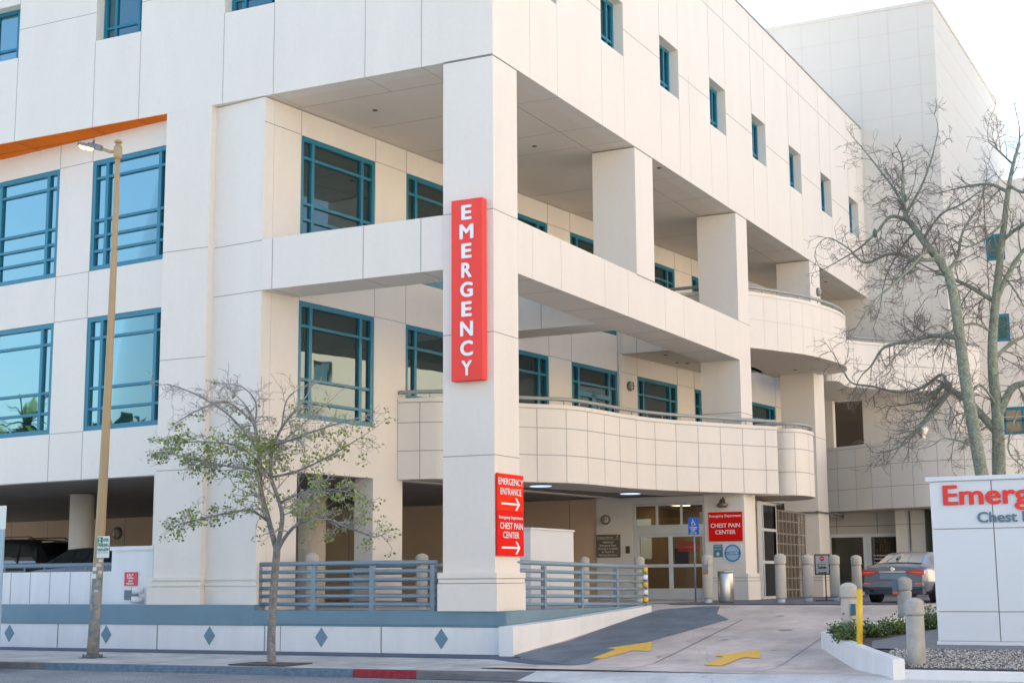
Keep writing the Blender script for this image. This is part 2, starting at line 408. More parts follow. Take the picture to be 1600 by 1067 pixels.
b = MB()
xs = [29.1, 31.12, 33.6, 35.9]; yo = [14.86, 14.62, 14.5, 14.43]; zt = [.735, .83, .95, 1.06]
for i in range(3):
    a = [(xs[k], yo[k], gz(xs[k])-.1) for k in (i, i+1)]; t = [(xs[k], yo[k], zt[k]) for k in (i, i+1)]; ti = [(xs[k], yo[k]+.32, zt[k]) for k in (i, i+1)]; ai = [(xs[k], yo[k]+.32, 0) for k in (i, i+1)]
    b.add([a[0], a[1], t[1], t[0], ti[1], ti[0], ai[0], ai[1]], [(0, 1, 2, 3), (3, 2, 4, 5), (5, 4, 7, 6)])
b.add([(29.1, 14.86, -.05), (29.1, 14.86, .735), (29.1, 15.2, .735), (29.1, 15.2, -.05), (29.43, 15.2, .735), (29.43, 15.2, -.05)], [(0, 1, 2, 3), (3, 2, 4, 5)])
b.add([(35.9, 14.43, .8), (35.9, 14.75, .8), (35.9, 14.75, 1.06), (35.9, 14.43, 1.06)], [(0, 1, 2, 3)])
b.build('wall', [WHITEP], T)
b = MB(); b.add([(29.43, 15.19, .6), (37, 14.8, .6), (37, 14.8, 1.05), (29.43, 15.19, 1.05), (37, 15.5, 1.05), (29.43, 15.5, 1.05)], [(0, 1, 2, 3), (3, 2, 4, 5)])
b.build('ledge', [GREYP], T)

# ------------------------------------------------------------------ THE HOSPITAL
H = thing('hospital_building', 'large cream hospital building with corner portico, curved balconies and teal windows', 'building')
LZ, HZ = 13.62, 21.13
WZ0, WZ1 = 16.0, 17.56
opsR = [(x, x+1.55, WZ0, WZ1) for x in (31.36, 35.68, 39.98, 44.31, 48.59, 52.95, 57.2, 61.5)]
opsL = [(y, y+1.56, WZ0, WZ1) for y in (17.33, 21.6, 25.88, 30.22, 34.5)]
opsL = opsL[1:]
b = MB()
b.wall(FL, Y0, 42, LZ, HZ, .5, opsL); b.wall(FR, X0+.5, 64.1, LZ, HZ, .5, opsR)
J = [17.35, 18.92]+[o for p in opsL for o in p[:2]]
for y in J: vj(b, FL, y, LZ, WZ0 if y > 20 else HZ, 1, .011)
for y in J[2:]: vj(b, FL, y, WZ1, HZ, 1, .011)
for o in [(Y0, 21.6)]+[(a[1], c[0]) for a, c in zip(opsL, opsL[1:])]: hj(b, FL, o[0], o[1], 16.80, 1, .012)
hj(b, FL, Y0, 16.76, LZ+.006, 1)
for o in opsR:
    for k in (0, 1): vj(b, FR, o[k], LZ, WZ0, 2, .014); vj(b, FR, o[k], WZ1, HZ, 2, .014)
    vj(b, FR, o[0], WZ1, HZ, 2, .01)
e = [X0]+[q for o in opsR for q in o[:2]]+[64.1]
for k in range(0, len(e), 2): hj(b, FR, e[k], e[k+1], 16.80, 1, .014)
hj(b, FR, X0, 64.1, 19.95, 1, .014); vj(b, FR, 42.4, LZ, 17, 2, .01)
b.build('facade_wall', [WALL, JOINT, JOINTP], H)
b = MB(); b.box(X0-.03, 64.08, Y0-.03, Y0+.6, HZ, HZ+.06); b.box(X0-.03, X0+.6, Y0+.6, 42, HZ, HZ+.06)
b.build('roof_coping', mat('coping_metal', (.30, .29, .28), .6), H)
b = MB(); b.box(X0+.5, 64.1, Y0+.5, 42, HZ-.5, HZ-.3); b.build('roof', WALLG, H)
# punched windows
def small_window(M, a, c, z0, z1, nb):
    T_ = MB(); y = .29; f = .11
    T_.box(a, c, y, y+.1, z0, z0+.10, 0, M); T_.box(a, c, y, y+.1, z1-.1, z1, 0, M)
    T_.box(a, a+f, y, y+.1, z0+.1, z1-.1, 0, M); T_.box(c-f, c, y, y+.1, z0+.1, z1-.1, 0, M)
    for k in nb: T_.box(a+k-.04, a+k+.04, y+.01, y+.09, z0+.1, z1-.1, 0, M)
    T_.box(a+f, c-f, y+.012, y+.088, z0+.38, z0+.45, 0, M)
    o = T_.build('window', TEAL, H)
    g = MB(); g.box(a+.02, c-.02, y+.06, y+.075, z0+.02, z1-.02, 0, M); g.build('pane', GLASS, o)
for o in opsR: small_window(FR, *o, [.42, 1.1])
for o in opsL: small_window(FL, *o, [.35, 1.15])
# main soffit
b = MB(); b.box(X0+.5, 64.1, Y0+.5, 24.94, LZ, LZ+.15)
def sj(x0, x1, y0, y1, z=LZ, m=1): b.box(x0, x1, y0, y1, z-.004, z, m)
sj(X0+1.22, X0+1.236, 16.76, 24.9); sj(30.65, 46.5, Y0+1.25, Y0+1.275); sj(47.7, 64, Y0+1.25, Y0+1.275)
for x in (33, 35.68, 37.25, 41.53, 44.3, 49, 53): sj(x, x+.012, Y0+.01, 21)
for y in (17.35, 18.92, 21.58): sj(X0+.01, X0+1.22, y, y+.012)
b.build('soffit', [SOFF, mat('soffit_joint', (.38, .34, .30), .9)], H)
b = MB(); b.box(X0+.002, 34, 24.95, 42, LZ-.016, LZ-.001); b.box(X0+.7, X0+.72, 24.96, 42, LZ-.02, LZ-.016, 1)
for y in (27.5, 30.2, 25.9): b.box(X0, 31, y, y+.014, LZ-.02, LZ-.016, 1)
tag(b.build('soffit', [ORANGE, mat('orange_joint', (.22, .05, .02), .8)], H), 'orange painted soffit strip over the left windows')
# columns
def column(x0, x1, y0, y1, z0, z1, joints, base=False):
    b = MB(); b.box(x0, x1, y0, y1, z0, z1)
    for z in joints: b.box(x0-.004, x1+.004, y0-.004, y1+.004, z-.008, z+.008, 1)
    if base:
        b.box(x0-.09, x1+.09, y0-.09, y1+.09, z0, 1.64, 0); b.box(x0-.075, x1+.075, y0-.075, y1+.075, 1.655, 1.74, 0)
        b.box(x0-.09, x1+.09, y0-.09, y1+.09, 1.755, 1.88, 0); b.box(x0-.05, x1+.05, y0-.05, y1+.05, 1.62, 1.78, 1)
    return b.build('column', [WALL, JOINT], H)
column(X0, 30.64, Y0, 16.76, 1.05, LZ-.02, [13.59, 9.985, 7.18, 4.44], True)
column(37.9, 39.22, Y0, 16.75, 9.98, LZ-.02, [9.99, 13.59])
column(46.53, 47.66, Y0, 16.8, 1.05, LZ-.02, [13.59, 9.99, 7.0], True)
column(55.12, 56.5, Y0, 16.75, 1.05, LZ-.02, [13.59, 6.9], True)
# beams
b = MB(); b.box(X0, 30.65, 16.765, 21.84, 8.71, 9.98)
for y in (17.35, 18.92, 21.53): vj(b, FL, y, 8.72, 9.96); b.box(X0+.02, 30.6, y, y+.012, 8.706, 8.71, 1)
b.build('beam', [WALL, JOINT], H)
b = MB(); b.box(30.645, 46.525, Y0, 16.72, 8.71, 9.98)
for x in (31.4, 33.0, 35.68, 37.25, 39.98, 41.5, 44.25): vj(b, FR, x, 8.73, 9.95, 2, .013); b.box(x, x+.012, Y0+.02, 16.7, 8.706, 8.71, 1)
hj(b, FR, 37.9, 39.22, 9.97, 1)
b.build('beam', [WALL, JOINT, JOINTP], H)
b = MB(); b.box(37.905, 39.2, 16.725, 21.0, 8.712, 9.978); vj(b, frame((37.905, 0, 0), (0, 1, 0), (1, 0, 0)), 18.4, 8.72, 9.97)
b.build('beam', [WALL, JOINT], H)
# pier in the street facade
b = MB(); b.box(X0, 30.3, 23.5, 24.93, 1.18, LZ-.002)
for z in (9.96, 7.2, 4.44): b.box(X0-.004, X0, 23.5, 24.93, z-.008, z+.008, 1)
for z in (1.62, 1.76): b.box(X0-.05, X0, 23.45, 25.1, z, z+.09, 0)
b.box(X0-.035, X0, 23.45, 25.1, 1.18, 1.60, 0)
b.build('column', [WALL, JOINT], H)

# small recessed fittings in the soffits
for px, py, z_ in ((586, 172, LZ), (835, 228, LZ), (1030, 262, LZ), (1290, 440, LZ)):
    p = at(px, py, z=z_); b = MB(); b.lathe([(.07, z_-.012), (.07, z_-.002)], (p.x, p.y, 0), 16); b.build('downlight', mat('dark_fitting', (.06, .055, .05), .5), H)
for px, py in ((1040, 554), (1058, 566), (1074, 567), (1243, 577)):
    p = at(px, py, z=9.3); b = MB(); b.lathe([(.07, 9.285), (.07, 9.298)], (p.x, p.y, 0), 16); b.build('downlight', MATS['dark_fitting'], H)

# inner walls
T0, T1 = -.28, 2.82
opsV = []
for k in range(4):
    a = 3.44+T0+4.36*k
    opsV += [(a, a+3.05, 9.91, 12.94), (a, a+3.05, 5.64, 8.66)]
opsV += [(3.5, 40, 1.0, 4.38)]
b = MB(); b.wall(FV, 0.0, 24, 1.18, LZ-.02, .35, opsV)
for o in opsV[:-1]:
    if o[3] > 12: hj(b, FV, o[0]-1.31, o[0], 12.94, 1, .014); hj(b, FV, o[1], o[1]+1.31, 9.91, 1, .014) ; vj(b, FV, o[1], 12.94, LZ-.03, 1, .014); vj(b, FV, o[0], 12.94, LZ-.03, 1, .014); vj(b, FV, o[1], 8.66, 9.91, 1, .014); vj(b, FV, o[0], 8.66, 9.91, 1, .014)
    else: hj(b, FV, o[0]-1.31, o[0], 8.66, 1, .014); hj(b, FV, o[0]-1.31, o[0], 5.64, 1, .014); vj(b, FV, o[1], 4.38, 5.64, 1, .014); vj(b, FV, o[0], 4.38, 5.64, 1, .014)
hj(b, FV, .02, 1.6, 9.96); hj(b, FV, .0, 1.6, 8.71)
for z in (1.62, 1.76): b.box(-.04, 3.3, -.04, 0, z, z+.09, 0, FV)
b.box(-.04, 3.3, -.025, 0, 1.18, 1.60, 0, FV)
b.build('street_wall', [WALL, JOINT], H)
opsU = []
for k in range(8):
    a = 1.37+4.405*k
    opsU += [(a, a+3.03, 9.91, 12.96), (a, a+3.03, 5.72 if k != 3 else 4.7, 8.68)]
opsU += [(1.4, 4.4, 1.0, 4.38), (5.66, 40, 1.0, 4.38)]
b = MB(); b.wall(FU, .36, 38, 1.05, LZ-.02, .35, opsU)
b.box(4.4, 5.66, .351, .62, 1.05, 4.38, 0, FU)
for o in opsU[:-2]:
    if o[3] > 12:
        for q in (0, 1): vj(b, FU, o[q], 12.96, LZ-.03, 1, .014); vj(b, FU, o[q], 8.68, 9.91, 1, .014)
        hj(b, FU, o[1], o[1]+1.375, 12.96, 1, .014)
        hj(b, FU, o[1], o[1]+1.375, 8.69, 1, .014)
hj(b, FU, -.0, 1.37, 12.97)
b.box(17.62, 17.78, -.05, 0, 4.7, LZ-.03, 2, FU)
b.build('driveway_wall', [WALL, JOINT, WALLG], H)
b = MB(); b.box(0, .37, -.002, .0, 0, 0.001)
def big_window(M, a, c, z0, z1, bars, door=False):
    T_ = MB(); y = .02; f = .13
    T_.box(a, c, y, y+.14, z0, z0+.13, 0, M); T_.box(a, c, y, y+.14, z1-.13, z1, 0, M)
    T_.box(a, a+f, y, y+.14, z0+.13, z1-.13, 0, M); T_.box(c-f, c, y, y+.14, z0+.13, z1-.13, 0, M)
    for k in (.5, 2.5): T_.box(a+k-.055, a+k+.055, y+.01, y+.13, z0+.13, z1-.13, 0, M)
    for h in bars: T_.box(a+f, c-f, y+.015, y+.125, z1-h-.035, z1-h+.035, 0, M)
    if door: T_.box(a+1.35, a+1.6, y+.012, y+.128, z0+.1, z1-.9, 0, M); T_.box(a+.55, a+2.45, y+.012, y+.128, z1-1.05, z1-.9, 0, M)
    o = T_.build('window', TEAL, H)
    g = MB(); g.box(a+.02, c-.02, y+.08, y+.095, z0+.02, z1-.02, 0, M); g.build('pane', GLASS if M is FV else GLASSG, o)
for k, o in enumerate(opsV[:-1]): big_window(FV, *o, [.5, 1.66, 2.09, 2.5] if o[3] > 12 else [.57, 1.9, 2.45])
for k, o in enumerate(opsU[:-2]): big_window(FU, *o, [.55, 1.75, 2.16, 2.55] if o[3] > 12 else ([.62, 1.97, 2.53] if k != 7 else [.62]), door=(k == 7))
# dark rooms behind the panes are closed by these cores
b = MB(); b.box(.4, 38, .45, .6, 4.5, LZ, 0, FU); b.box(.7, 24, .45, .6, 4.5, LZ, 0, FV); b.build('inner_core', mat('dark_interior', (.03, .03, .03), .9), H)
# garage / court ceiling
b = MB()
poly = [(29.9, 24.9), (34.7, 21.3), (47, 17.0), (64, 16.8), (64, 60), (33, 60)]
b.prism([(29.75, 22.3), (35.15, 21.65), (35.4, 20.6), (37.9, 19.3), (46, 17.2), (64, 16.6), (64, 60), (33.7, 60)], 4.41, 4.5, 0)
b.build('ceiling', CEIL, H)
# garage back wall, round columns
GB = frame(Vector((46.6, 20.5, 0)), v, u)
b = MB(); b.box(0.1, 40, 0, .3, 1.05, 4.38, 0, GB)
for s_ in range(1, 30): vj(b, GB, s_*2.4-1.2, 1.1, 4.35, 1, .03)
b.build('garage_wall', [TAN, JOINT], H)
b = MB(); b.box(15.5, 17, -.5, -.005, 1.05, 4.38, 0, GB); b.build('pilaster', TAN, H)
for (x, y) in ((35.3, 32.75), (36.2, 40.5)):
    b = MB(); b.lathe([(.36, 1.05), (.36, 4.38)], (x, y, 0), 32); b.build('round_column', WALL, H)
p = at(488, 800, x=37.0); b = MB(); b.lathe([(.40, 1.05), (.40, 4.38)], (p.x, p.y, 0), 32); b.build('round_column', WALL, H)
# entrance wall
b = MB()
EW = frame((46.55, 0, 0), (0, 1, 0), (1, 0, 0))
b.wall(EW, 16.8, 20.62, 1.05, 4.384, .3, [(16.8, 19.32, 1.05, 4.17)])
b.box(16.8, 19.6, -.06, 0, 4.2, 4.384, 0, EW)
for z in (1.1,): hj(b, EW, 19.4, 20.6, z, 1)
b.build('entrance_wall', [WALLG, JOINT], H)
D = MB()
def fr(a, c, z0, z1, f=.07, y=.05, m=0):
    D.box(a, c, y, y+.1, z0, z0+f, m, EW); D.box(a, c, y, y+.1, z1-f, z1, m, EW); D.box(a, a+f, y, y+.1, z0+f, z1-f, m, EW); D.box(c-f, c, y, y+.1, z0+f, z1-f, m, EW)
fr(16.82, 19.31, 3.40, 4.16); D.box(17.6, 17.67, .06, .14, 3.45, 4.1, 0, EW); D.box(18.45, 18.52, .06, .14, 3.45, 4.1, 0, EW)
D.box(16.82, 19.31, .02, .17, 3.17, 3.40, 0, EW)
D.box(16.82, 19.31, .045, .06, 3.19, 3.2, 1, EW)
fr(18.0, 19.2, 1.07, 3.165, .09, .04); fr(16.83, 18.05, 1.07, 3.165, .09, .07)
D.box(18.0, 19.2, .045, .13, 2.1, 2.2, 0, EW); D.box(16.83, 18.0, .075, .15, 2.1, 2.2, 0, EW)
D.box(18.1, 19.1, .045, .13, 1.1, 1.42, 0, EW); D.box(16.9, 17.96, .075, .15, 1.1, 1.42, 0, EW)
D.box(19.2, 19.31, .03, .16, 1.06, 3.17, 0, EW)
d = D.build('entrance_door', [ALU, JOINT], H)
g = MB(); g.box(16.85, 19.25, .1, .11, 1.08, 4.12, 0, EW); g.build('pane', GLASSD, d)
LGL = bpy.data.materials.new('clear_door_glass'); LGL.use_nodes = True; N = LGL.node_tree.nodes; L = LGL.node_tree.links; N.clear()
g1 = N.new('ShaderNodeBsdfGlossy'); g1.inputs['Roughness'].default_value = .02; g1.inputs['Color'].default_value = (.9, .9, .9, 1); t1_ = N.new('ShaderNodeBsdfTransparent'); t1_.inputs['Color'].default_value = (.62, .64, .62, 1)
m1 = N.new('ShaderNodeMixShader'); m1.inputs[0].default_value = .13; o1 = N.new('ShaderNodeOutputMaterial'); L.new(t1_.outputs[0], m1.inputs[1]); L.new(g1.outputs[0], m1.inputs[2]); L.new(m1.outputs[0], o1.inputs[0])
g.v and d.children[0].data.materials.clear(); d.children[0].data.materials.append(LGL)
b = MB(); LB_ = mat('lobby_tan', (.55, .38, .19), .7, var=.2, vscale=1.5)
b.box(4.2, 4.4, 0, 3.6, -.02, 3.4, 0, frame((46.9, 16.2, 1.06), (1, 0, 0), (0, 1, 0))); b.box(0, 4.2, 3.55, 3.6, 0, 3.3, 0, frame((46.9, 16.2, 1.06), (1, 0, 0), (0, 1, 0))); b.box(0, 4.2, 0, .05, 0, 3.3, 0, frame((46.9, 16.2, 1.06), (1, 0, 0), (0, 1, 0)))
b.box(0, 4.2, .05, 3.55, 3.2, 3.3, 1, frame((46.9, 16.2, 1.06), (1, 0, 0), (0, 1, 0)))
b.build('lobby', [LB_, CEIL], H)
for yy in (17.3, 18.5):
    b = MB(); b.box(49.2, 49.8, yy, yy+.5, 4.22, 4.25); b.build('lobby_light', mat('lobby_lamp', (1, .9, .7), .5, emit=(1, .75, .42), es=4.5), H)
b = MB(); b.box(50.2, 51.0, 17.0, 18.1, 1.06, 2.1); b.build('reception_desk', mat('dark_wood', (.06, .035, .02), .4), H)
text('EMERGENCY\nENTRANCE', EW @ Vector((17.75, .085, 2.78)), (0, -1, 0), (0, 0, 1), .13, .72, mat('red_glass_lettering', (.5, .02, .03), .5), d, 'lettering', bold=.03)
g = MB(); n_ = 9
g.box(17.42, 17.9, .084, .09, 2.2, 2.7, 0, EW)
g.build('notice', mat('black_notice', (.02, .02, .02), .5), d)
# balcony builder
def offs(pts, d):
    out = []
    for i, p in enumerate(pts):
        a = Vector(pts[max(i-1, 0)]); c = Vector(pts[min(i+1, len(pts)-1)]); t = (c-a).normalized()
        out.append((p[0]+t.y*d, p[1]-t.x*d))
    return out
def smooth(pts, n=6):
    P = [Vector(p) for p in pts]; out = []
    for i in range(len(P)-1):
        p0, p1, p2, p3 = P[max(i-1, 0)], P[i], P[i+1], P[min(i+2, len(P)-1)]
        for k in range(n):
            t = k/n; out.append(tuple(.5*((2*p1)+(p2-p0)*t+(2*p0-5*p1+4*p2-p3)*t*t+(3*p1-p0-3*p2+p3)*t*t*t)))
    out.append(tuple(P[-1])); return out
def parapet(pts, z0, z1, inner, rows, step, parent, first=.5, wallm=WALL, rail=True, th=.22, side=1, railz=.17, rr=.055, soff=True, railin=.0):
    """pts run with the outside on their right-hand side (side=1)"""
    pts = smooth(pts)
    b = MB(); o = pts; inn = offs(pts, -th*side)
    n = len(pts)
    for i in range(n-1):
        q = [o[i], o[i+1], inn[i+1], inn[i]]
        b.add([(q[0][0], q[0][1], z0), (q[1][0], q[1][1], z0), (q[1][0], q[1][1], z1), (q[0][0], q[0][1], z1), (q[3][0], q[3][1], z1), (q[2][0], q[2][1], z1), (q[3][0], q[3][1], z0), (q[2][0], q[2][1], z0)],
              [(0, 1, 2, 3), (3, 2, 5, 4), (4, 5, 7, 6)], 0)
    for e_ in (0, n-1):
        b.add([(o[e_][0], o[e_][1], z0), (o[e_][0], o[e_][1], z1), (inn[e_][0], inn[e_][1], z1), (inn[e_][0], inn[e_][1], z0)], [(0, 1, 2, 3)])
    # coping, joints
    oo = offs(pts, .004*side); oc = offs(pts, .02*side)
    for zz, w in [(z1-.115, .016)]+[(z, .02) for z in rows]:
        for i in range(n-1): b.add([(oo[i][0], oo[i][1], zz-w/2), (oo[i+1][0], oo[i+1][1], zz-w/2), (oo[i+1][0], oo[i+1][1], zz+w/2), (oo[i][0], oo[i][1], zz+w/2)], [(0, 1, 2, 3)], 1)
    for i in range(n-1):
        b.add([(oc[i][0], oc[i][1], z1-.10), (oc[i+1][0], oc[i+1][1], z1-.10), (oc[i+1][0], oc[i+1][1], z1+.004), (oc[i][0], oc[i][1], z1+.004), (inn[i][0], inn[i][1], z1+.004), (inn[i+1][0], inn[i+1][1], z1+.004)], [(0, 1, 2, 3), (3, 2, 5, 4)], 0)
        b.add([(oc[i][0], oc[i][1], z1-.10), (oc[i+1][0], oc[i+1][1], z1-.10), (o[i+1][0], o[i+1][1], z1-.10), (o[i][0], o[i][1], z1-.10)], [(0, 1, 2, 3)], 0)
    # vertical joints by arc length
    L_ = 0; nxt = first
    for i in range(n-1):
        a, c = Vector(oo[i]), Vector(oo[i+1]); d_ = (c-a).length
        while nxt <= L_+d_:
            p = a+(c-a)*((nxt-L_)/d_); t = (c-a).normalized()*.009
            b.add([(p.x-t.x, p.y-t.y, z0), (p.x+t.x, p.y+t.y, z0), (p.x+t.x, p.y+t.y, z1-.11), (p.x-t.x, p.y-t.y, z1-.11)], [(0, 1, 2, 3)], 1)
            nxt += step
        L_ += d_
    w = b.build('parapet', [wallm, JOINTP if wallm is WALL and step < .8 else mat('joint_grey', (.30, .30, .29), .9)], parent)
    if soff:
        b = MB(); b.prism([tuple(p) for p in offs(pts, -.02*side)]+inner, z0+.003, z0+.22); b.build('deck', SOFF, w)
    if rail:
        rp = offs(pts, -(.05+railin)*side); b = MB(); b.tube([(p[0], p[1], z1+railz) for p in rp], rr, 10)
        for i in range(2, n, 5): b.tube([(rp[i][0], rp[i][1], z1), (rp[i][0], rp[i][1], z1+railz)], .014, 6)
        b.build('handrail', mat('grey_handrail', (.33, .345, .33), .4, metal=.2), w)
    return w
parapet([(34.85, 21.25), (35.05, 20.5), (35.35, 20.0), (36.3, 19.55), (37.45, 18.9), (38.35, 18.15), (39.0, 17.82), (40.2, 17.62), (41.3, 17.5), (42.4, 17.3), (43.2, 17.05), (44.0, 16.7), (44.95, 16.2), (45.9, 15.65), (46.8, 15.1), (47.5, 14.6)],
        4.40, 6.58, [(47.6, 16.5), (47, 18.0), (35.2, 21.22)], [5.16, 5.92], .92, H, .62)
parapet([(48.3, 15.6), (48.3, 15.0), (48.32, 14.55), (48.6, 14.25), (49.3, 14.12), (50.3, 14.2), (51.4, 14.7), (52.3, 15.6)], 4.40, 6.58, [(52, 16.6), (48.3, 16.6)], [5.16, 5.92], .95, H, 1.35)
parapet([(47.15, 19.9), (47.15, 18.6), (47.15, 17.2), (47.15, 16.85)], 9.30, 11.2, [(54, 17), (54, 19.0), (47.4, 19.9)], [], .95, H, .6)
parapet([(47.66, 15.75), (48.4, 15.3), (49.2, 14.93), (50.4, 14.4), (52.0, 14.05), (53.4, 13.93), (54.6, 14.05), (55.4, 14.35), (55.85, 14.9), (55.8, 15.44)], 9.30, 11.2, [(55.8, 17.2), (47.67, 17.2)], [10.27], .66, H, .35)
# lit round ceiling lights
for i, (x, y, l) in enumerate(((39.1, 19.05, 'round lit ceiling light nearer the corner column under the balcony'), (44.1, 18.36, 'round lit ceiling light nearer the entrance doors under the balcony'))):
    T = thing('ceiling_light', l, 'ceiling light', 'lit downlights under the lower balcony')
    b = MB(); b.lathe([(.36, 4.37), (.36, 4.384)], (x, y, 0), 28); b.build('trim', ALU, T)
    b = MB(); b.lathe([(.31, 4.355), (.31, 4.372)], (x, y, 0), 28); b.build('lens', mat('lit_lens', (.8, .85, 1), .4, emit=(.55, .75, 1), es=.42), T)
# glazed storefront on the driveway side and lattice gate
T = MB(); FS = frame((47.7, 15.3, 0), (1, 0, 0), (0, 1, 0))
for a in (0, 1.62): T.box(a, a+.1, 0, .12, 1.06, 4.2, 0, FS)
T.box(1.62, 1.72, -.001, .121, 1.06, 4.2, 0, FS)
for z in (1.06, 2.2, 3.25, 4.1): T.box(.1, 1.62, .005, .115, z, z+.09, 0, FS)
T.box(.25, .32, .01, .11, 1.15, 4.1, 0, FS)
o = T.build('storefront', [ALU], H)
g = MB(); g.box(.02, 1.6, .05, .065, 1.07, 4.15, 0, FS); g.build('pane', GLASSD, o)
T = MB(); BR = mat('brown_lattice_steel', (.30, .25, .20), .6)
FG = frame((49.45, 15.95, 0), (1, 0, 0), (0, 1, 0))
for k in range(0, 13): T.box(k*.46, k*.46+.05, 0, .05, 1.06, 4.1, 0, FG)
for z in (1.3, 1.7, 2.1, 2.5, 2.9, 3.25, 3.7, 4.05): T.box(0, 5.6, .01, .04, z, z+.045, 0, FG)
T.box(0, 5.6, .3, .35, 1.05, 4.15, 1, FG)
T.build('lattice_screen', [BR, mat('brown_backing', (.10, .085, .07), .8)], H)
# low garage wall and block on the street side
b = MB(); b.box(4.92, 24, -.0, .2, 1.15, 2.0, 0, FV); b.box(3.44, 4.92, -.02, .3, 1.15, 2.52, 0, FV); b.box(3.40, 4.96, -.06, .32, 2.52, 2.62, 0, FV)
for k in range(1, 16): vj(b, FV, 4.92+k*.78, 1.18, 1.99, 1, .02)
b.build('garage_parapet', [WHITEP, JOINT], H)
b = MB(); b.tube([FV @ Vector((4.93, .1, 2.17)), FV @ Vector((24, .1, 2.17))], .06, 10)
for k in range(0, 16): b.tube([FV @ Vector((6.0+k*.78*1.03, .1, 2.0)), FV @ Vector((6.0+k*.78*1.03, .1, 2.17))], .022, 6)
b.build('handrail', STEEL, H)
#PART2

# ------------------------------------------------------------------ TOWER and far wing
G = thing('clinic_tower', 'tall cream gridded tower block rising behind the long driveway facade', 'building')
FT = frame((64.1, 0, 0), (0, 1, 0), (1, 0, 0)); FTR = frame((0, 12.1, 0), (1, 0, 0), (0, 1, 0))
b = MB()
b.wall(FT, 12.1, 26, 1.05, 26.35, .4, [(15.9, 17.2, 5.0, 9.25), (12.6, 15.7, 1.05, 3.4)]); b.wall(FTR, 64.5, 81.5, 1.05, 26.35, .4)
for k in range(8):
    z = 25.28-1.262*k
    hj(b, FT, 12.1, 15.42 if z < 21 else 26, z, 1, .03); hj(b, FTR, 64.1, 81.5, z, 2, .03)
for z in (9.3, 7.2, 12.5, 14.3): hj(b, FT, 12.1, 15.4, z, 1, .03)
for k in range(8):
    y = 12.77+1.295*k; vj(b, FT, y, 21.1 if y > 15.4 else 5, 26.3, 1, .03)
b.box(64.05, 81.6, 12.05, 12.5, 26.35, 26.5, 0); b.box(64.05, 64.5, 12.5, 26, 26.35, 26.5, 0)
b.box(64.5, 81.4, 12.5, 26, 25.5, 25.7, 0)
b.box(81.1, 81.5, 12.5, 26, 1.05, 26.35, 0)
b.build('wall', [mat('tower_paint', (.64, .61, .55), .75, var=.04, vscale=.4), JOINTP, mat('joint_faint', (.58, .54, .48), .9)], G)
b = MB(); b.box(65.5, 65.8, 15, 18, 4.9, 9.4); b.build('dark_void_sheet', mat('recess_shade_dark', (.06, .05, .045), .9), G)  # near-black sheet: shade inside the opening put into its colour
parapet([(57.9, 15.9), (57.7, 15.62), (58.0, 15.3), (58.9, 15.35), (59.8, 15.4), (60.5, 15.05), (61.0, 14.7), (61.9, 13.87), (63.0, 12.8), (64.1, 11.6), (65.2, 11.1)],
        9.30, 11.2, [(64.1, 13), (64.05, 17.5), (58, 17.5)], [10.27], 1.3, G, .5)
parapet([(58.3, 16.6), (57.96, 15.91), (57.36, 14.72), (56.64, 13.81), (56.07, 12.72), (55.7, 11.46), (55.75, 9.9), (56.6, 8.3), (58.2, 6.9), (61, 6)],
        4.25, 6.7, [(64, 6), (64, 16.6)], [5.05, 5.88], .95, G, .4, wallm=WALLG, rail=False)
# ground floor walls, glazed doors and piers below the curved balcony
FD = frame((59.2, 0, 0), (0, 1, 0), (1, 0, 0))
b = MB(); b.wall(FD, 6, 16.9, 1.05, 4.24, .3, [(13.2, 16.3, 1.05, 3.42)])
for z in (3.72,): hj(b, FD, 6, 16.9, z, 1, .03)
for y in (15.9, 14.3, 13.1): vj(b, FD, y, 3.42, 4.2, 1, .03)
b.box(57.9, 59.15, 12.2, 13.3, 1.05, 4.24, 0); b.box(57.2, 59.15, 10.5, 11.8, 1.05, 4.24, 0)
b.box(57.89, 57.9, 12.2, 13.3, 3.70, 3.72, 1)
b.build('ground_floor_wall', [WALLG, JOINT], G)
D = MB()
for a, c, z0, z1 in ((13.2, 14.72, 1.06, 3.42), (14.74, 16.3, 1.06, 3.42)):
    D.box(a, c, -.02, .12, z1-.13, z1, 0, FD); D.box(a, a+.14, -.02, .12, z0, z1-.13, 0, FD); D.box(c-.14, c, -.02, .12, z0, z1-.13, 0, FD); D.box(a+.14, c-.14, -.02, .12, z0, z0+.14, 0, FD)
d = D.build('glazed_door', [mat('white_aluminium', (.80, .82, .84), .4)], G)
g = MB(); g.box(14.8, 16.28, .07, .08, 1.08, 3.4, 0, FD); g.build('pane', LGL, d)
g = MB(); g.box(13.22, 14.72, .07, .08, 1.08, 3.4, 0, FD); g.build('pane', GLASSD, d)
b = MB(); b.box(14.75, 16.6, 1.5, 1.6, 1.06, 3.6, 0, FD); b.box(15.0, 15.5, .9, 1.5, 1.06, 2.4, 1, FD); b.box(14.75, 16.4, .25, .28, 1.5, 2.3, 2, FD)
b.build('vestibule', [mat('vestibule_grey', (.38, .38, .33), .7, var=.2, vscale=2), mat('dark_cabinet', (.03, .03, .03), .5), mat('frosted_band', (.22, .30, .28), .5)], G)
for i, (tx, z) in enumerate((('No Emergency Care on this side', 2.55), ('Only Emergency Entrance', 2.42), ('Public Entrance at', 2.27), ('main lobby on Laurel', 2.12))):
    text(tx, FD @ Vector((14.0, .06, z)), (0, -1, 0), (0, 0, 1), .07, 1.0, WHITE, d, 'lettering', 'CENTER', bold=.02)
b = MB(); b.box(13.3, 14.5, .055, .065, 1.55, 1.9, 0, FD); b.build('notice', mat('red_notice', (.5, .02, .03), .5), d)
b = MB()
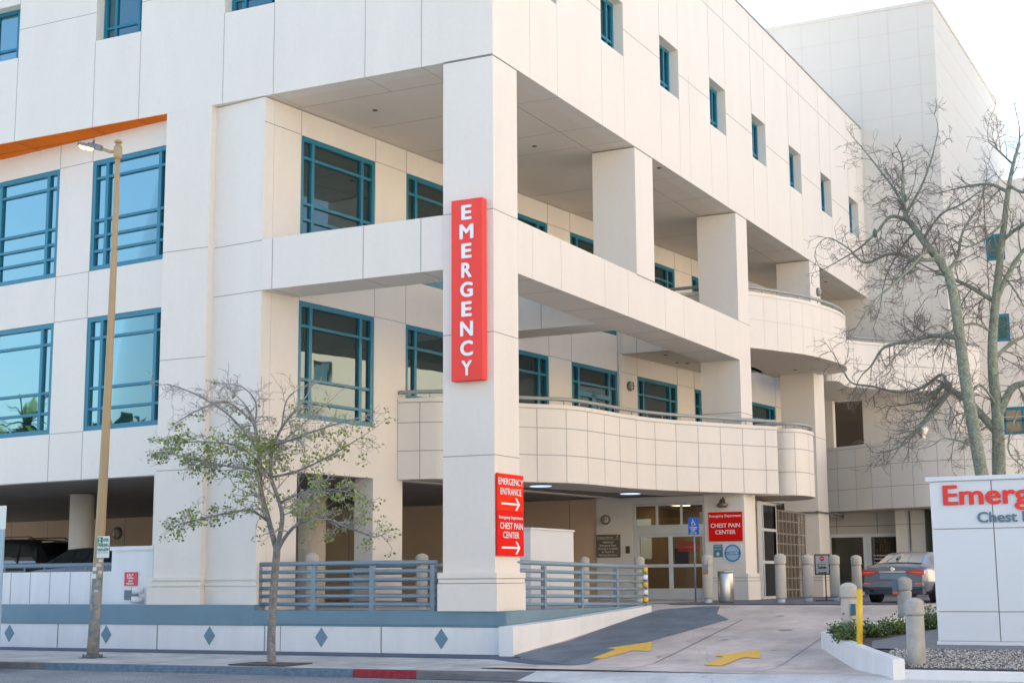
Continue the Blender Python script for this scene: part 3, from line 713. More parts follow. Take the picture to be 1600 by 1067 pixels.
for z, r in ((4.12, .035), (4.02, .03)): b.tube([(56.56, 15.45, z), (57.9, 15.3, z), (59.1, 15.6, z)], r, 6)
b.tube([(57.85, 12.75, 4.2), (57.85, 12.75, 2.4), (57.85, 12.72, 1.3)], .03, 6)
b.tube([(54.6, 15.4, 4.12), (56.5, 15.4, 4.12)], .035, 6); b.tube([(55.06, 16.7, 4.12), (55.06, 15.42, 4.12)], .035, 6)
b.build('conduit', mat('grey_conduit', (.16, .155, .15), .6), G)
# spiral vent ornament behind the balcony
b = MB(); b.lathe([(.12, 5.0), (.28, 5.3), (.12, 5.6), (.28, 5.9), (.12, 6.2), (.28, 6.5), (.12, 6.8), (.28, 7.1), (.12, 7.4), (.28, 7.7), (.1, 8.0)], (62.6, 13.1, 0), 14)
b.build('vent_stack', mat('galvanised_metal', (.45, .43, .40), .35, metal=.8), G)
E_ = thing('rear_wing', 'lower cream wing with teal framed windows behind the bare right trees', 'building')
FW = frame((74.3, 0, 0), (0, 1, 0), (1, 0, 0))
def wz(px, py): p = at(px, py, x=74.3); return p.y, p.z
wins = []
for (x0, y0, x1, y1) in ((1538, 367, 1571, 405), (1553, 491, 1579, 532), (1566, 636, 1625, 676), (1600, 360, 1640, 400), (1612, 489, 1640, 530)):
    a = wz(x0, y0); c = wz(x1, y1); wins.append((c[0], a[0], c[1], a[1]))
b = MB(); b.wall(FW, -6, 12.05, 1.05, 20.7, .4, wins)
for z in (18.6, 14.3, 12.3, 9.2): hj(b, FW, -6, 12, z, 1, .03)
for y in (10.6, 8.9, 7.2): vj(b, FW, y, 1.2, 20.6, 2, .03)
b.box(74.6, 95, -6, 12.05, 20.4, 20.6); b.build('wall', [WALL, JOINTP, MATS['joint_faint']], E_)
GRG = glassmat('green_glass', (.3, .45, .42), (.05, .13, .12), f0=.08, refl=.3)
for k, w_ in enumerate(wins):
    T_ = MB(); a, c, z0, z1 = w_; f = .14; y = .03
    T_.box(a, c, y, y+.1, z0, z0+f, 0, FW); T_.box(a, c, y, y+.1, z1-f, z1, 0, FW); T_.box(a, a+f, y, y+.1, z0+f, z1-f, 0, FW); T_.box(c-f, c, y, y+.1, z0+f, z1-f, 0, FW)
    if k == 2:
        T_.box(a, c, y, y+.1, (z0+z1)/2-.05, (z0+z1)/2+.05, 0, FW)
        for q in (c-.95, c-1.75): T_.box(q, q+.1, y, y+.1, z0+f, z1-f, 0, FW)
    o = T_.build('window', TEAL, E_); g = MB(); g.box(a+.02, c-.02, y+.05, y+.06, z0+.02, z1-.02, 0, FW); g.build('pane', GRG if k != 2 else mat('tan_blind', (.35, .25, .15), .8), o)

# ------------------------------------------------------------------ building across the driveway (unseen, added to bounce warm sunlight onto the facade)
YC = -24.0
R_ = thing('opposite_bounce_building', 'unseen cream block in full sun across the driveway, added for its warm bounce light', 'building')
FC = frame((0, YC, 0), (1, 0, 0), (0, -1, 0))
holes = [(x, x+1.6, z, z+1.5) for x in range(-52, 120, 7) for z in (2, 6.3, 10.6, 14.9, 19.2)]
b = MB(); b.wall(FC, -56, 124, -.1, 23, .4, holes); b.box(-56, 124, .41, 16, 22.2, 22.5, 0, FC); b.box(-56, -55.6, .41, 16, -.1, 22.2, 0, FC); b.box(123.6, 124, .41, 16, -.1, 22.2, 0, FC); b.box(-56, 124, 16, 16.4, -.1, 22.5, 0, FC)
b.build('wall', [mat('warm_cream_stucco', (.82, .68, .52), .8, var=.05, vscale=.6)], R_)
b = MB()
for h in holes: b.box(h[0]-.02, h[1]+.02, .2, .24, h[2]-.02, h[3]+.02, 0, FC)
tag(b.build('window_panes', GLASS, R_), kind='stuff')

# ------------------------------------------------------------------ red signs and small wall fittings
def board(name, label, cat, M, a0, a1, z0, z1, th, mtl, parts=None, group=None, bev=.01, out=0):
    T = thing(name, label, cat, group); b = MB(); b.box(a0, a1, -out-th, -out, z0, z1, 0, M); b.build('panel', mtl, T, bev); return T
FLX = frame((29.43, 0, 0), (0, -1, 0), (1, 0, 0))     # x runs to the viewer's right on the street facade
# vertical EMERGENCY sign
T = thing('emergency_sign', 'tall coral red vertical sign spelling EMERGENCY on the corner column', 'sign')
b = MB(); b.box(29.2, 29.405, 15.62, 16.42, 6.09, 10.22); b.build('panel', REDL, T, .012)
b = MB(); b.box(29.405, 29.43, 15.8, 16.2, 6.3, 10.0); b.build('bracket', STEEL, T)
zs = 10.22-.13
for i, ch in enumerate('EMERGENCY'):
    wd = .33 if ch in 'MGNC' else .27
    if ch == 'M': wd = .36
    text(ch, (29.2, 16.02, zs-.335-i*.443), (0, -1, 0), (0, 0, 1), .335, wd, WHITE, T, 'letter', 'CENTER', ex=.012, bold=.04)
# EMERGENCY ENTRANCE / CHEST PAIN CENTER sign on the driveway side of the column
T = thing('direction_sign', 'red direction sign with white arrows, EMERGENCY ENTRANCE above CHEST PAIN CENTER', 'sign')
b = MB(); b.box(29.44, 30.72, 15.40, 15.43, 3.22, 4.04); b.box(29.44, 30.72, 15.40, 15.43, 2.24, 3.215, 1); b.build('panel', [mat('orange_red_sign', (.90, .03, .008), .65, spec=.08, var=.04), RED], T)
b = MB(); b.box(29.6, 30.5, 15.43, 15.46, 2.3, 4.0); b.build('bracket', STEEL, T)
L_ = MB()
def tx(body, x, z, h, w): text(body, (x, 15.395, z), (1, 0, 0), (0, 0, 1), h, w, into=L_, align='CENTER', bold=.016, ex=.004)
tx('EMERGENCY', 30.08, 3.80, .15, 1.2); tx('ENTRANCE', 30.08, 3.58, .15, 1.02)
tx('Emergency Department', 30.08, 3.05, .07, 1.16); tx('CHEST PAIN', 30.10, 2.83, .145, 1.1); tx('CENTER', 30.08, 2.63, .145, .78)
for zc in (3.38, 2.42):
    L_.box(29.62, 30.45, 15.388, 15.394, zc-.022, zc+.022)
    for s_ in (1, -1): L_.prism([(30.52, zc), (30.44, zc), (30.28, zc+s_*.14), (30.36, zc+s_*.14)], 0, .006, 0, frame((0, 15.394, 0), (1, 0, 0), (0, 0, 1), (0, -1, 0)))
L_.build('lettering', WHITE, T)
# CHEST PAIN CENTER board on column by the entrance
T = thing('chest_pain_sign', 'square red board reading Emergency Department CHEST PAIN CENTER beside the entrance doors', 'sign')
b = MB(); b.box(46.48, 46.53, 15.53, 16.66, 2.9, 3.83); b.build('panel', RED, T, .008)
L_ = MB()
def tl(body, y, z, h, w, x=46.48, into=None, **k): text(body, (x, y, z), (0, -1, 0), (0, 0, 1), h, w, into=into if into is not None else L_, align='CENTER', bold=.016, **k)
tl('Emergency Department', 16.095, 3.67, .08, 1.06); tl('CHEST PAIN', 16.09, 3.34, .13, .98); tl('CENTER', 16.09, 3.13, .13, .68)
L_.build('lettering', WHITE, T)
T = thing('accreditation_seal', 'round blue ACCREDITED seal on a white square below the red chest pain board', 'sign')
b = MB(); b.box(46.505, 46.53, 15.58, 16.18, 2.22, 2.82); b.build('panel', mat('sign_white', (.7, .72, .74), .5), T)
MX = frame((46.505, 15.88, 2.52), (0, -1, 0), (0, 0, 1), (-1, 0, 0))
BLU = mat('seal_blue', (.03, .22, .45), .5)
b = MB(); b.lathe([(.275, 0), (.275, .006)], (0, 0, 0), 36, 0, MX, False); b.build('ring', BLU, T)
b = MB(); b.lathe([(.225, .007), (.225, .010)], (0, 0, 0), 36, 0, MX, False); b.build('disc', mat('seal_pale_blue', (.35, .52, .68), .5), T)
b = MB(); b.box(-.25, .25, -.05, .05, .011, .014, 0, MX); b.build('band', BLU, T)
L_ = MB(); tl('ACCREDITED', 15.88, 2.49, .06, .40, 46.49, L_); L_.build('lettering', WHITE, T)
T = thing('award_plaque', 'small teal plaque with white emblem left of the round seal', 'sign')
b = MB(); b.box(46.505, 46.53, 16.22, 16.52, 2.4, 2.8); b.build('panel', mat('plaque_teal', (.06, .22, .28), .5), T)
L_ = MB(); tl('AWARD', 16.37, 2.73, .04, .24, 46.5, L_); tl('HEART CARE', 16.37, 2.64, .035, .24, 46.5, L_); M2 = frame((46.5, 16.37, 2.5), (0, -1, 0), (0, 0, 1), (-1, 0, 0)); L_.lathe([(.055, .001), (.055, .003)], (0, 0, 0), 20, 0, M2, False); L_.build('lettering', mat('plaque_print', (.6, .68, .7), .5), T)
# brown parking sign
T = thing('parking_notice', 'brown notice about additional emergency parking left of the entrance doors', 'sign')
b = MB(); b.box(46.50, 46.55, 19.76, 20.62, 2.44, 3.19); b.build('panel', mat('olive_brown_sign', (.12, .105, .075), .5), T, .005)
L_ = MB()
text('Emergency Entrance', (46.50, 20.58, 3.07), (0, -1, 0), (0, 0, 1), .055, .58, into=L_, bold=.02)
L_.box(46.494, 46.498, 19.80, 20.58, 3.025, 3.033); L_.box(46.494, 46.498, 19.845, 19.857, 3.05, 3.15)
L_.add([(46.495, 19.81, 3.11), (46.495, 19.851, 3.165), (46.495, 19.892, 3.11), (46.495, 19.851, 3.135)], [(0, 1, 2, 3)])
for k, s_ in enumerate(('Additional', 'Emergency Dept.', 'Parking is available', 'At Laurel St.', 'Parking Structure')):
    tl(s_, 20.19, 2.91-k*.105, .065, (.38, .60, .70, .46, .66)[k], 46.50)
L_.build('lettering', mat('cream_lettering', (.66, .64, .57), .5), T)
b = MB(); p = at(981, 858, x=46.54); b.box(46.52, 46.55, p.y-.07, p.y+.07, p.z-.12, p.z+.12); tag(b.build('door_control_box', mat('dark_brown_box', (.07, .05, .045), .5)), 'small dark control box on the wall left of the entrance doors', 'control box')
# round wall lamps
def wall_lamp(label, c, nrm, r=.17):
    T = thing('wall_lamp', label, 'wall lamp', 'round wall lamps')
    n_ = Vector(nrm); a = Vector((0, 0, 1)); M3 = frame(c, a.cross(n_).normalized(), a, n_)
    b = MB(); b.lathe([(r, 0), (r, .06), (r*.8, .09)], (0, 0, 0), 24, 0, M3); b.build('rim', mat('bronze_grey', (.20, .18, .155), .5, metal=.3), T)
    b = MB(); b.lathe([(r*.78, .085), (r*.7, .13), (r*.4, .165), (r*.05, .175)], (0, 0, 0), 24, 0, M3); b.build('lens', mat('frosted_lens', (.50, .47, .42), .3), T)
    b = MB(); b.box(-r*.75, r*.75, -.012, .012, .12, .18, 0, M3); b.box(-.012, .012, -r*.75, r*.75, .12, .185, 0, M3); b.build('guard', MATS['bronze_grey'], T)
wall_lamp('round wall lamp above the brown parking notice', (46.55, 20.27, 3.68), (-1, 0, 0), .16)
p = at(184, 832, n=u, p0=Vector((46.6, 20.5, 0)))
wall_lamp('round wall lamp on the tan wall at the back of the garage', p, -u, .26)
p = at(983, 603, n=v, p0=Q); wall_lamp('round wall lamp between teal windows above the lower balcony', p, -v, .17)
p = at(1277, 456, y=15.46); wall_lamp('round wall lamp high on the column behind the upper balcony', p, (0, -1, 0), .17)
T = thing('sconce', 'metal dome sconce lamp above the square red board', 'wall lamp')
b = MB(); b.lathe([(.03, .22), (.08, .2), (.1, .1), (.17, .06), (.18, .0), (.12, -.05)], (46.33, 16.12, 4.02), 20); b.build('shade', mat('sconce_metal', (.22, .20, .17), .35, metal=.8), T)
b = MB(); b.tube([(46.33, 16.12, 4.2), (46.4, 16.12, 4.3), (46.53, 16.12, 4.2)], .02, 6); b.build('arm', MATS['sconce_metal'], T)
# fire department connection
T = thing('fire_connection_sign', 'small red F.D.C. sign on the white garage block', 'sign')
MV = lambda t, o, z: FV @ Vector((t, o, z))
def vbox(b, px0, py0, px1, py1, o0, o1, m=0):
    a = pV(px0, py0); c = pV(px1, py1); b.box(min(a[0], c[0]), max(a[0], c[0]), o0, o1, min(a[1], c[1]), max(a[1], c[1]), m, FV)
b = MB(); vbox(b, 197, 893, 216, 914, -.05, -.02); b.build('panel', mat('faded_red_sign', (.62, .06, .07), .5), T)
a = pV(206.5, 902.5); L_ = MB()
text('F.D.C.', MV(a[0], -.052, a[1]-.01), -v, (0, 0, 1), .12, .24, into=L_, align='CENTER', bold=.04, ex=.004)
text('SERVES', MV(a[0], -.052, a[1]-.09), -v, (0, 0, 1), .045, .15, into=L_, align='CENTER', bold=.03, ex=.004)
text('ENTIRE BUILDING', MV(a[0], -.052, a[1]-.155), -v, (0, 0, 1), .045, .26, into=L_, align='CENTER', bold=.03, ex=.004)
L_.build('lettering', WHITE, T)
T = thing('fire_hose_connection', 'grey plate with two white pipe inlets under the F.D.C. sign', 'fire connection')
b = MB(); vbox(b, 196, 921, 217, 936, -.04, -.02); b.build('plate', mat('grey_plate', (.14, .17, .20), .5, metal=.4), T)
for cx_, cy_ in ((217, 921.5), (216, 936)):
    a = pV(cx_+8, cy_); M4 = frame(MV(a[0], -.12, a[1]), Vector((0, 0, 1)), (u*.5+v*.0).normalized().cross(Vector((0, 0, 1))), 0) if False else None
    b = MB(); p0 = MV(a[0]-.12, -.12, a[1]); p1 = MV(a[0]+.10, -.30, a[1])
    b.tube([p0, p1], .085, 18); d_ = (p1-p0).normalized()
    o = b.build('inlet', mat('white_pipe', (.7, .72, .74), .4), T)
    b = MB(); b.tube([p1, p1+d_*.012], .068, 18); b.build('plug', BLACK, o)

# ------------------------------------------------------------------ guard rails
def guard(label, pts, zt, zs, posts, end=None):
    T = thing('guard_rail', label, 'railing', 'grey pipe guard rails')
    for k, z in enumerate(zs):
        b = MB(); b.tube([(p[0], p[1], z+zt(i)) for i, p in enumerate(pts)], .052 if k == 0 else .042, 12); b.build('rail', STEEL, T)
    for (x, y, dz) in posts:
        b = MB(); b.box(x-.05, x+.05, y-.055, y+.055, 1.05, 2.06+dz); b.build('post', STEEL, T, .006)
    return T
ZS = (2.12, 1.935, 1.75, 1.56, 1.375, 1.19)
pL = [at(401, 880, x=29.62).y, at(683, 878, x=29.62).y]
guard('grey pipe guard rail left of the corner column', [(29.62, pL[0]), (29.62, pL[1])], lambda i: 0, ZS, [(29.62, at(q, 910, x=29.62).y, 0) for q in (405, 491, 582, 677)])
g2 = [(30.0, 15.55), (31.6, 15.42), (33.2, 15.25), (34.8, 15.05), (36.5, 14.82)]
T = guard('grey pipe guard rail right of the corner column along the ramp', g2, lambda i: -.025*i, ZS, [(x, y, -.03*k) for k, (x, y) in enumerate(((30.0, 15.55), (31.75, 15.41), (33.4, 15.23), (35.05, 15.02), (36.5, 14.82)))])
YR = mat('yellow_reflector', (.8, .5, .02), .4)
b = MB()
for z in (1.95, 1.58, 1.2): b.tube([(36.42, 14.8, z-.06), (36.42, 14.8, z+.06)], .075, 12, 0)
for z in (1.765, 1.39): b.tube([(36.42, 14.8, z-.06), (36.42, 14.8, z+.06)], .07, 12, 1)
b.build('reflector_bands', [YR, WHITE], T)
guard('grey pipe guard rail further back behind the left front rail', [(33.2, 21.6), (34.6, 18.2)], lambda i: -.02, ZS, [(33.2, 21.6, 0), (33.9, 19.9, 0), (34.6, 18.2, 0)])

# ------------------------------------------------------------------ bollards
def bollard(label, x, y, z, h=1.35, r=.15, m=None, grp='concrete bollards round the entrance court', foot=True, sc=1):
    T = thing('bollard', label, 'bollard', grp); T.location = (x, y, z)
    m = m or CONC
    f0 = .12 if foot else 0
    b = MB(); b.lathe([(r*.9, f0), (r*.98, f0+.012), (r, f0+.03), (r, h-.335), (r*.985, h-.325), (r*.90, h-.322), (r*.90, h-.29)], (0, 0, 0), 28); b.build('shaft', m, T)
    b = MB(); b.lathe([(r*.95, h-.292), (r*1.06, h-.288), (r*1.08, h-.275), (r*1.08, h-.085), (r*1.06, h-.072), (r*.98, h-.058), (r*.7, h-.028), (r*.35, h-.006), (.01, h)], (0, 0, 0), 28); b.build('cap', m, T)
    if foot:
        b = MB(); b.lathe([(r*.72, -.03), (r*.72, f0)], (0, 0, 0), 20); b.build('foot', mat('pale_blue_pipe', (.50, .58, .64), .5), T)
    return T
B1 = bollard('concrete bollard before the entrance doors with a small notice on it', 40.9, 14.72, 1.05)
b = MB(); b.box(-.152, -.148, -.07, .09, .86, 1.14, 0); b.box(-.153, -.1475, -.07, .09, .80, .86, 1); o = b.build('notice', [mat('notice_grey', (.25, .27, .28), .5), mat('notice_orange', (.75, .12, .02), .5)], B1)
for lab, x, y in (('concrete bollard in front of the brown lattice screen', 40.95, 12.62), ('concrete bollard just left of the black framed exit sign', 43.2, 12.5), ('concrete bollard just right of the black framed exit sign', 44.6, 12.1), ('concrete bollard directly left of the grey sedan', 45.8, 11.75),
                  ('concrete bollard behind the left rail, between tree and corner column', 30.9, 21.25), ('concrete bollard in shade behind the left rail beside the corner column', 33.6, 19.75), ('concrete bollard behind the right rail below the brown notice', 41.6, 18.85), ('concrete bollard at the right end of the guard rail by the doors', 42.5, 17.45)):
    bollard(lab, x, y, 1.05)
bollard('weathered grey bollard standing in the gravel nearest the street', 26.72, 5.88, .2, 1.17, .155, CONCN, foot=False)
b2 = at(1325, 909, x=29.8); B2 = bollard('pale bollard with a dark box on it behind the yellow post', 29.8, b2.y, b2.z-1.25, 1.25, .155, foot=False)
b = MB(); b.box(-.19, -.13, -.17, -.08, .62, .84); b.build('box', mat('dark_blue_box', (.05, .12, .17), .5), B2)
b3 = at(1412, 900, x=34.0); B3 = bollard('bollard with orange tipped notice in front of the grey sedan', 34.0, b3.y, b3.z-1.3, 1.3, .155, CONCN, foot=False)
b = MB(); b.box(-.17, -.16, .11, .22, .98, 1.24); b.box(-.172, -.158, .10, .22, .92, .98, 1); b.build('notice', [mat('notice_slate', (.09, .15, .19), .5), MATS['notice_orange']], B3)
T = thing('yellow_post', 'slim bright yellow steel post in the bushes at the planter corner', 'post')
p = at(1343, 1003, x=28.5); p2 = at(1343, 922, x=28.5)
b = MB(); b.tube([(28.5, p.y, p.z-.1), (28.5, p2.y, p2.z)], .055, 16); b.build('pipe', mat('yellow_gloss_paint', (.80, .52, .02), .4, var=.1, vscale=8), T)
b = MB(); b.lathe([(.056, 0), (.05, .02), (.01, .035)], (28.5, p2.y, p2.z), 16); b.build('cap', MATS['yellow_gloss_paint'], T)
T = thing('litter_bin', 'round brushed steel litter bin right of the entrance doors', 'litter bin')
b = MB(); b.lathe([(.22, 1.06), (.23, 1.1), (.23, 1.86), (.22, 1.88)], (41.3, 14.33, 0), 28); b.build('body', mat('brushed_steel', (.5, .5, .49), .3, metal=.9), T)
b = MB(); b.lathe([(.235, 1.88), (.235, 1.93), (.15, 1.95), (.15, 1.93)], (41.3, 14.33, 0), 28); b.build('rim', MATS['brushed_steel'], T)
p = at(829, 823, y=16.9); q = at(896, 826, y=16.9)
T = thing('equipment_cabinet', 'large plain white equipment cabinet behind the right guard rail', 'cabinet')
b = MB(); b.box(p.x, q.x, 16.9, 17.3, 1.05, p.z-.05); b.build('body', mat('cabinet_white', (.66, .67, .67), .5, var=.04, vscale=1), T, .01)
b = MB(); b.box(p.x-.03, q.x+.03, 16.87, 17.33, p.z-.05, p.z); b.build('lid', MATS['cabinet_white'], T, .008)

# wheelchair access sign
T = thing('access_sign', 'blue wheelchair symbol sign on a thin grey post before the entrance doors', 'sign')
sx, sy = 41.9, 15.5
a = at(1075, 808, x=sx); c = at(1092.5, 834, x=sx)
b = MB(); b.tube([(sx+.03, (a.y+c.y)/2, 1.05), (sx+.03, (a.y+c.y)/2, a.z)], .025, 8); b.build('post', STEEL, T)
b = MB(); b.box(sx-.01, sx, c.y, a.y, c.z, a.z); b.build('panel', mat('sign_blue', (.01, .12, .52), .4), T, .004)
L_ = MB(); M5 = frame((sx-.016, (a.y+c.y)/2, a.z), (0, -1, 0), (0, 0, 1), (-1, 0, 0)); S5 = a.y-c.y
def q5(x_, z_): return M5 @ Vector((x_*S5, z_*S5, .004))
L_.lathe([(.045*S5, 0), (.045*S5, .004)], (-.06*S5, -.20*S5, 0), 12, 0, M5, False)
L_.tube([q5(-.06, -.26), q5(-.04, -.45), q5(.10, -.45), q5(.17, -.62), q5(.22, -.60)], .028*S5, 6); L_.tube([q5(-.05, -.35), q5(.06, -.35)], .022*S5, 6)
L_.tube([q5(-.09+.0, -.40)]+[q5(-.02+.15*cos(t_), -.53+.15*sin(t_)) for t_ in [radians(130+i*25) for i in range(9)]], .022*S5, 6)
for k, (s_, w_) in enumerate((('PASSENGER', .7), ('LOADING', .55), ('ONLY', .35))): text(s_, M5 @ Vector((0, (-.90-k*.15)*S5, 0)), (0, -1, 0), (0, 0, 1), .10*S5, w_*S5, into=L_, align='CENTER', bold=.04, ex=.004)
for k in (0, 1): text('VAN ACCESSIBLE', M5 @ Vector((0, (-1.32-k*.09)*S5, 0)), (0, -1, 0), (0, 0, 1), .05*S5, .6*S5, into=L_, align='CENTER', bold=.02, ex=.004)
L_.build('lettering', WHITE, T)
# black framed exit sign
T = thing('exit_sign', 'black framed board on a stand with red stop disc, arrow and EXIT', 'sign')
sx = 44.5; a = at(1272, 865, x=sx); c = at(1297.5, 897, x=sx); cy_ = (a.y+c.y)/2
b = MB(); b.box(sx, sx+.03, c.y, a.y, c.z, a.z); b.build('frame', mat('black_frame', (.02, .02, .022), .5), T)
b = MB(); b.box(sx-.006, sx, c.y+.04, a.y-.04, c.z+.04, a.z-.04); b.build('panel', mat('poster_grey', (.42, .46, .45), .6), T)
b = MB(); b.tube([(sx+.02, cy_-.08, 1.05), (sx+.02, cy_-.08, c.z)], .018, 8); b.box(sx-.15, sx+.18, cy_-.32, cy_+.2, 1.055, 1.075); b.build('stand', MATS['black_frame'], T)
M6 = frame((sx-.008, cy_, a.z), (0, -1, 0), (0, 0, 1), (-1, 0, 0))
b = MB(); b.lathe([(.075, 0), (.075, .004)], (0, -.13, 0), 8, 0, M6, False); b.build('stop_disc', RED, T)
L_ = MB(); text('STOP', M6 @ Vector((0, -.145, .004)), (0, -1, 0), (0, 0, 1), .035, .10, into=L_, align='CENTER', bold=.03, ex=.003); L_.build('lettering', WHITE, T)
L_ = MB(); text('Salida', M6 @ Vector((0, -.42, 0)), (0, -1, 0), (0, 0, 1), .07, .26, into=L_, align='CENTER', bold=.05, ex=.003)
text('EXIT', M6 @ Vector((.01, -.60, 0)), (0, -1, 0), (0, 0, 1), .075, .25, into=L_, align='CENTER', bold=.06, ex=.003); text('Use other', M6 @ Vector((0, -.26, 0)), (0, -1, 0), (0, 0, 1), .025, .2, into=L_, align='CENTER', ex=.003)
L_.box(-.12, .12, -.31, -.295, 0, .004, 0, M6); L_.add([M6 @ Vector(q_) for q_ in ((-.16, -.302, .003), (-.11, -.28, .003), (-.11, -.325, .003))], [(0, 1, 2)])
L_.build('lettering', BLACK, T)

# ------------------------------------------------------------------ monument sign
T = thing('monument_sign', 'large white panelled monument sign reading Emergency Chest Pain Center at right edge', 'sign')
th_ = radians(-2.5); O = at(1466, 1009, x=28.95); upS = Vector((sin(th_), 0, cos(th_))); nS = Vector((cos(th_), 0, -sin(th_)))
MS = frame(O, (0, -1, 0), nS, upS)
def pS(px, py): p = at(px, py, n=nS, p0=O); return -(p-O).y, (p-O).dot(upS)
top = pS(1452, 752)[1]; WS = 4.6
SW = mat('sign_cabinet_white', (.66, .70, .735), .45, var=.03, vscale=1)
b = MB(); b.box(-.02, WS, 0, .55, -.2, .10, 0, MS); b.build('base', SW, T, .01)
hz = [pS(1462, y)[1] for y in (954.5, 826)]; vx = pS(1553, 830)[0]
cuts = [0.0, vx, vx+1.72, WS]; zc = [.10, hz[0]-.0, hz[1], top]
b = MB()
for i in range(3):
    for k in range(3): b.box(cuts[i]+.012, cuts[i+1]-.008, 0, .5, zc[k]+.008, zc[k+1]-.008, 0, MS)
b.box(.05, WS-.05, .02, .45, .1, top, 1, MS); b.build('panel', [SW, JOINT], T)
b = MB(); b.box(-.06, WS+.05, -.04, .56, top+.0, top+.085, 0, MS); b.build('cap', SW, T, .01)
def stext(body, px, pb, pt, ratio, mtl, nm):
    a = pS(px, pb); h = pS(px, pt)[1]-a[1]
    p0 = O+Vector((0, -1, 0))*a[0]+upS*a[1]
    return text(body, p0, (0, -1, 0), upS, h, None, mtl, T, nm, ex=.03, bold=.028)
def fitw(o, w_):
    ys = [v_.co.y for v_ in o.data.vertices]; y0 = max(ys); k = w_/(y0-min(ys))
    for v_ in o.data.vertices: v_.co.y = y0+(v_.co.y-y0)*k
wE = pS(1602, 780)[0]-pS(1475.5, 780)[0]
o = stext('Emergency', 1475.5, 788, 756.5, 1, mat('sign_red_letters', (.75, .03, .02), .4), 'lettering'); fitw(o, wE*1.88)
o = stext('Chest Pain Center', 1528.5, 815, 798.5, 1, mat('sign_slate_letters', (.10, .17, .24), .4), 'lettering'); fitw(o, (pS(1587.5, 800)[0]-pS(1528.5, 800)[0])*3.32)

# ------------------------------------------------------------------ planter
T = thing('planter_wall', 'white painted low wall wrapping the gravel bed at the driveway corner', 'low wall')
def zbed(x): return .2+.25*min(1, max(0, (x-26.3)/2.2))+.06*max(0, x-28.5)
b = MB()
pw = [(26.0, 6.12), (27.5, 6.95), (29.0, 7.78), (30.56, 8.62)]; zt = [.36, .44, .54, .64]
for i in range(3):
    (xa, ya), (xb, yb) = pw[i], pw[i+1]; d_ = Vector((xb-xa, yb-ya)).normalized(); n_ = Vector((d_.y, -d_.x))*.2
    A = [(xa, ya), (xb, yb), (xb+n_.x, yb+n_.y), (xa+n_.x, ya+n_.y)]
    vs = [(p[0], p[1], -.1) for p in A]+[(A[0][0], A[0][1], zt[i]), (A[1][0], A[1][1], zt[i+1]), (A[2][0], A[2][1], zt[i+1]), (A[3][0], A[3][1], zt[i])]
    b.add(vs, [(0, 1, 5, 4), (4, 5, 6, 7), (3, 7, 6, 2), (0, 4, 7, 3), (1, 2, 6, 5)])
A = [(30.56, 8.62), (38.5, 6.2), (38.5, 6.0), (30.5, 8.4)]
b.add([(p[0], p[1], 0) for p in A]+[(A[0][0], A[0][1], .64), (A[1][0], A[1][1], 1.22), (A[2][0], A[2][1], 1.22), (A[3][0], A[3][1], .64)], [(0, 1, 5, 4), (4, 5, 6, 7), (3, 7, 6, 2), (0, 4, 7, 3), (1, 2, 6, 5)])
b.build('wall', WHITEP, T)
b = MB(); b.box(26.12, 26.28, -12, 6.1, -.05, .185); b.build('kerb', WHITEP, T, .015)
b = MB()
xs = [26.2, 27.3, 28.5, 30.5, 34, 40]
def ymx(x): return 6.0+(x-26.0)*.54 if x < 30.5 else 8.45-(x-30.5)*.3
for x0_, x1_ in zip(xs, xs[1:]): b.add([(x0_, ymx(x0_), zbed(x0_)), (x0_, -12, zbed(x0_)), (x1_, -12, zbed(x1_)), (x1_, ymx(x1_), zbed(x1_))], [(0, 1, 2, 3)])
tag(b.build('planting_bed', mat('dark_soil', (.10, .085, .07), .95, var=.3, vscale=10)), kind='structure')
b = MB(); b.add([(28.15, 7.0, .435), (28.3, -12, .44), (34, -12, .80), (34, 6.0, .80), (29.4, 7.3, .515)], [(0, 1, 2, 3, 4)])
tag(b.build('path', mat('grey_path', (.19, .20, .21), .9, var=.15, vscale=3)), kind='structure')
rng = random.Random(3)
b = MB()
for k in range(12500):
    y = 6.6-rng.random()**1.2*5.4; x = 26.3+rng.random()*1.95
    if y > ymx(x)-.28: continue
    s_ = rng.uniform(.010, .024); z = zbed(x)+rng.uniform(-.004, .02)
    m = rng.choice((0, 0, 1, 1, 2, 3)); a_ = rng.random()*6.28; c_, d_ = cos(a_)*s_, sin(a_)*s_; h_ = s_*rng.uniform(.5, 1)
    b.add([(x+c_, y+d_, z), (x-d_, y+c_, z+h_*.3), (x-c_, y-d_, z), (x+d_, y-c_, z+h_*.2), (x+rng.uniform(-.4, .4)*s_, y, z+h_), (x, y, z-h_)], [(0, 1, 4), (1, 2, 4), (2, 3, 4), (3, 0, 4), (1, 0, 5), (2, 1, 5), (3, 2, 5), (0, 3, 5)], m)
tag(b.build('gravel', [mat('gravel_grey', (.36, .36, .34), .9), mat('gravel_light', (.56, .55, .50), .9), mat('gravel_brown', (.27, .22, .18), .9), mat('gravel_dark', (.13, .13, .13), .9)]), 'loose pale and grey gravel filling the front strip of the planter bed', 'gravel', kind='stuff')
b = MB(); b.add([(26.3, 6.15, .195), (26.3, -12, .195), (28.25, -12, .42), (28.25, 6.95, .42)], [(0, 1, 2, 3)]); tag(b.build('gravel_base', mat('gravel_bed_base', (.30, .29, .27), .95, col2=(.14, .135, .13), vscale=45, bump=.8, bscale=90)), kind='structure')

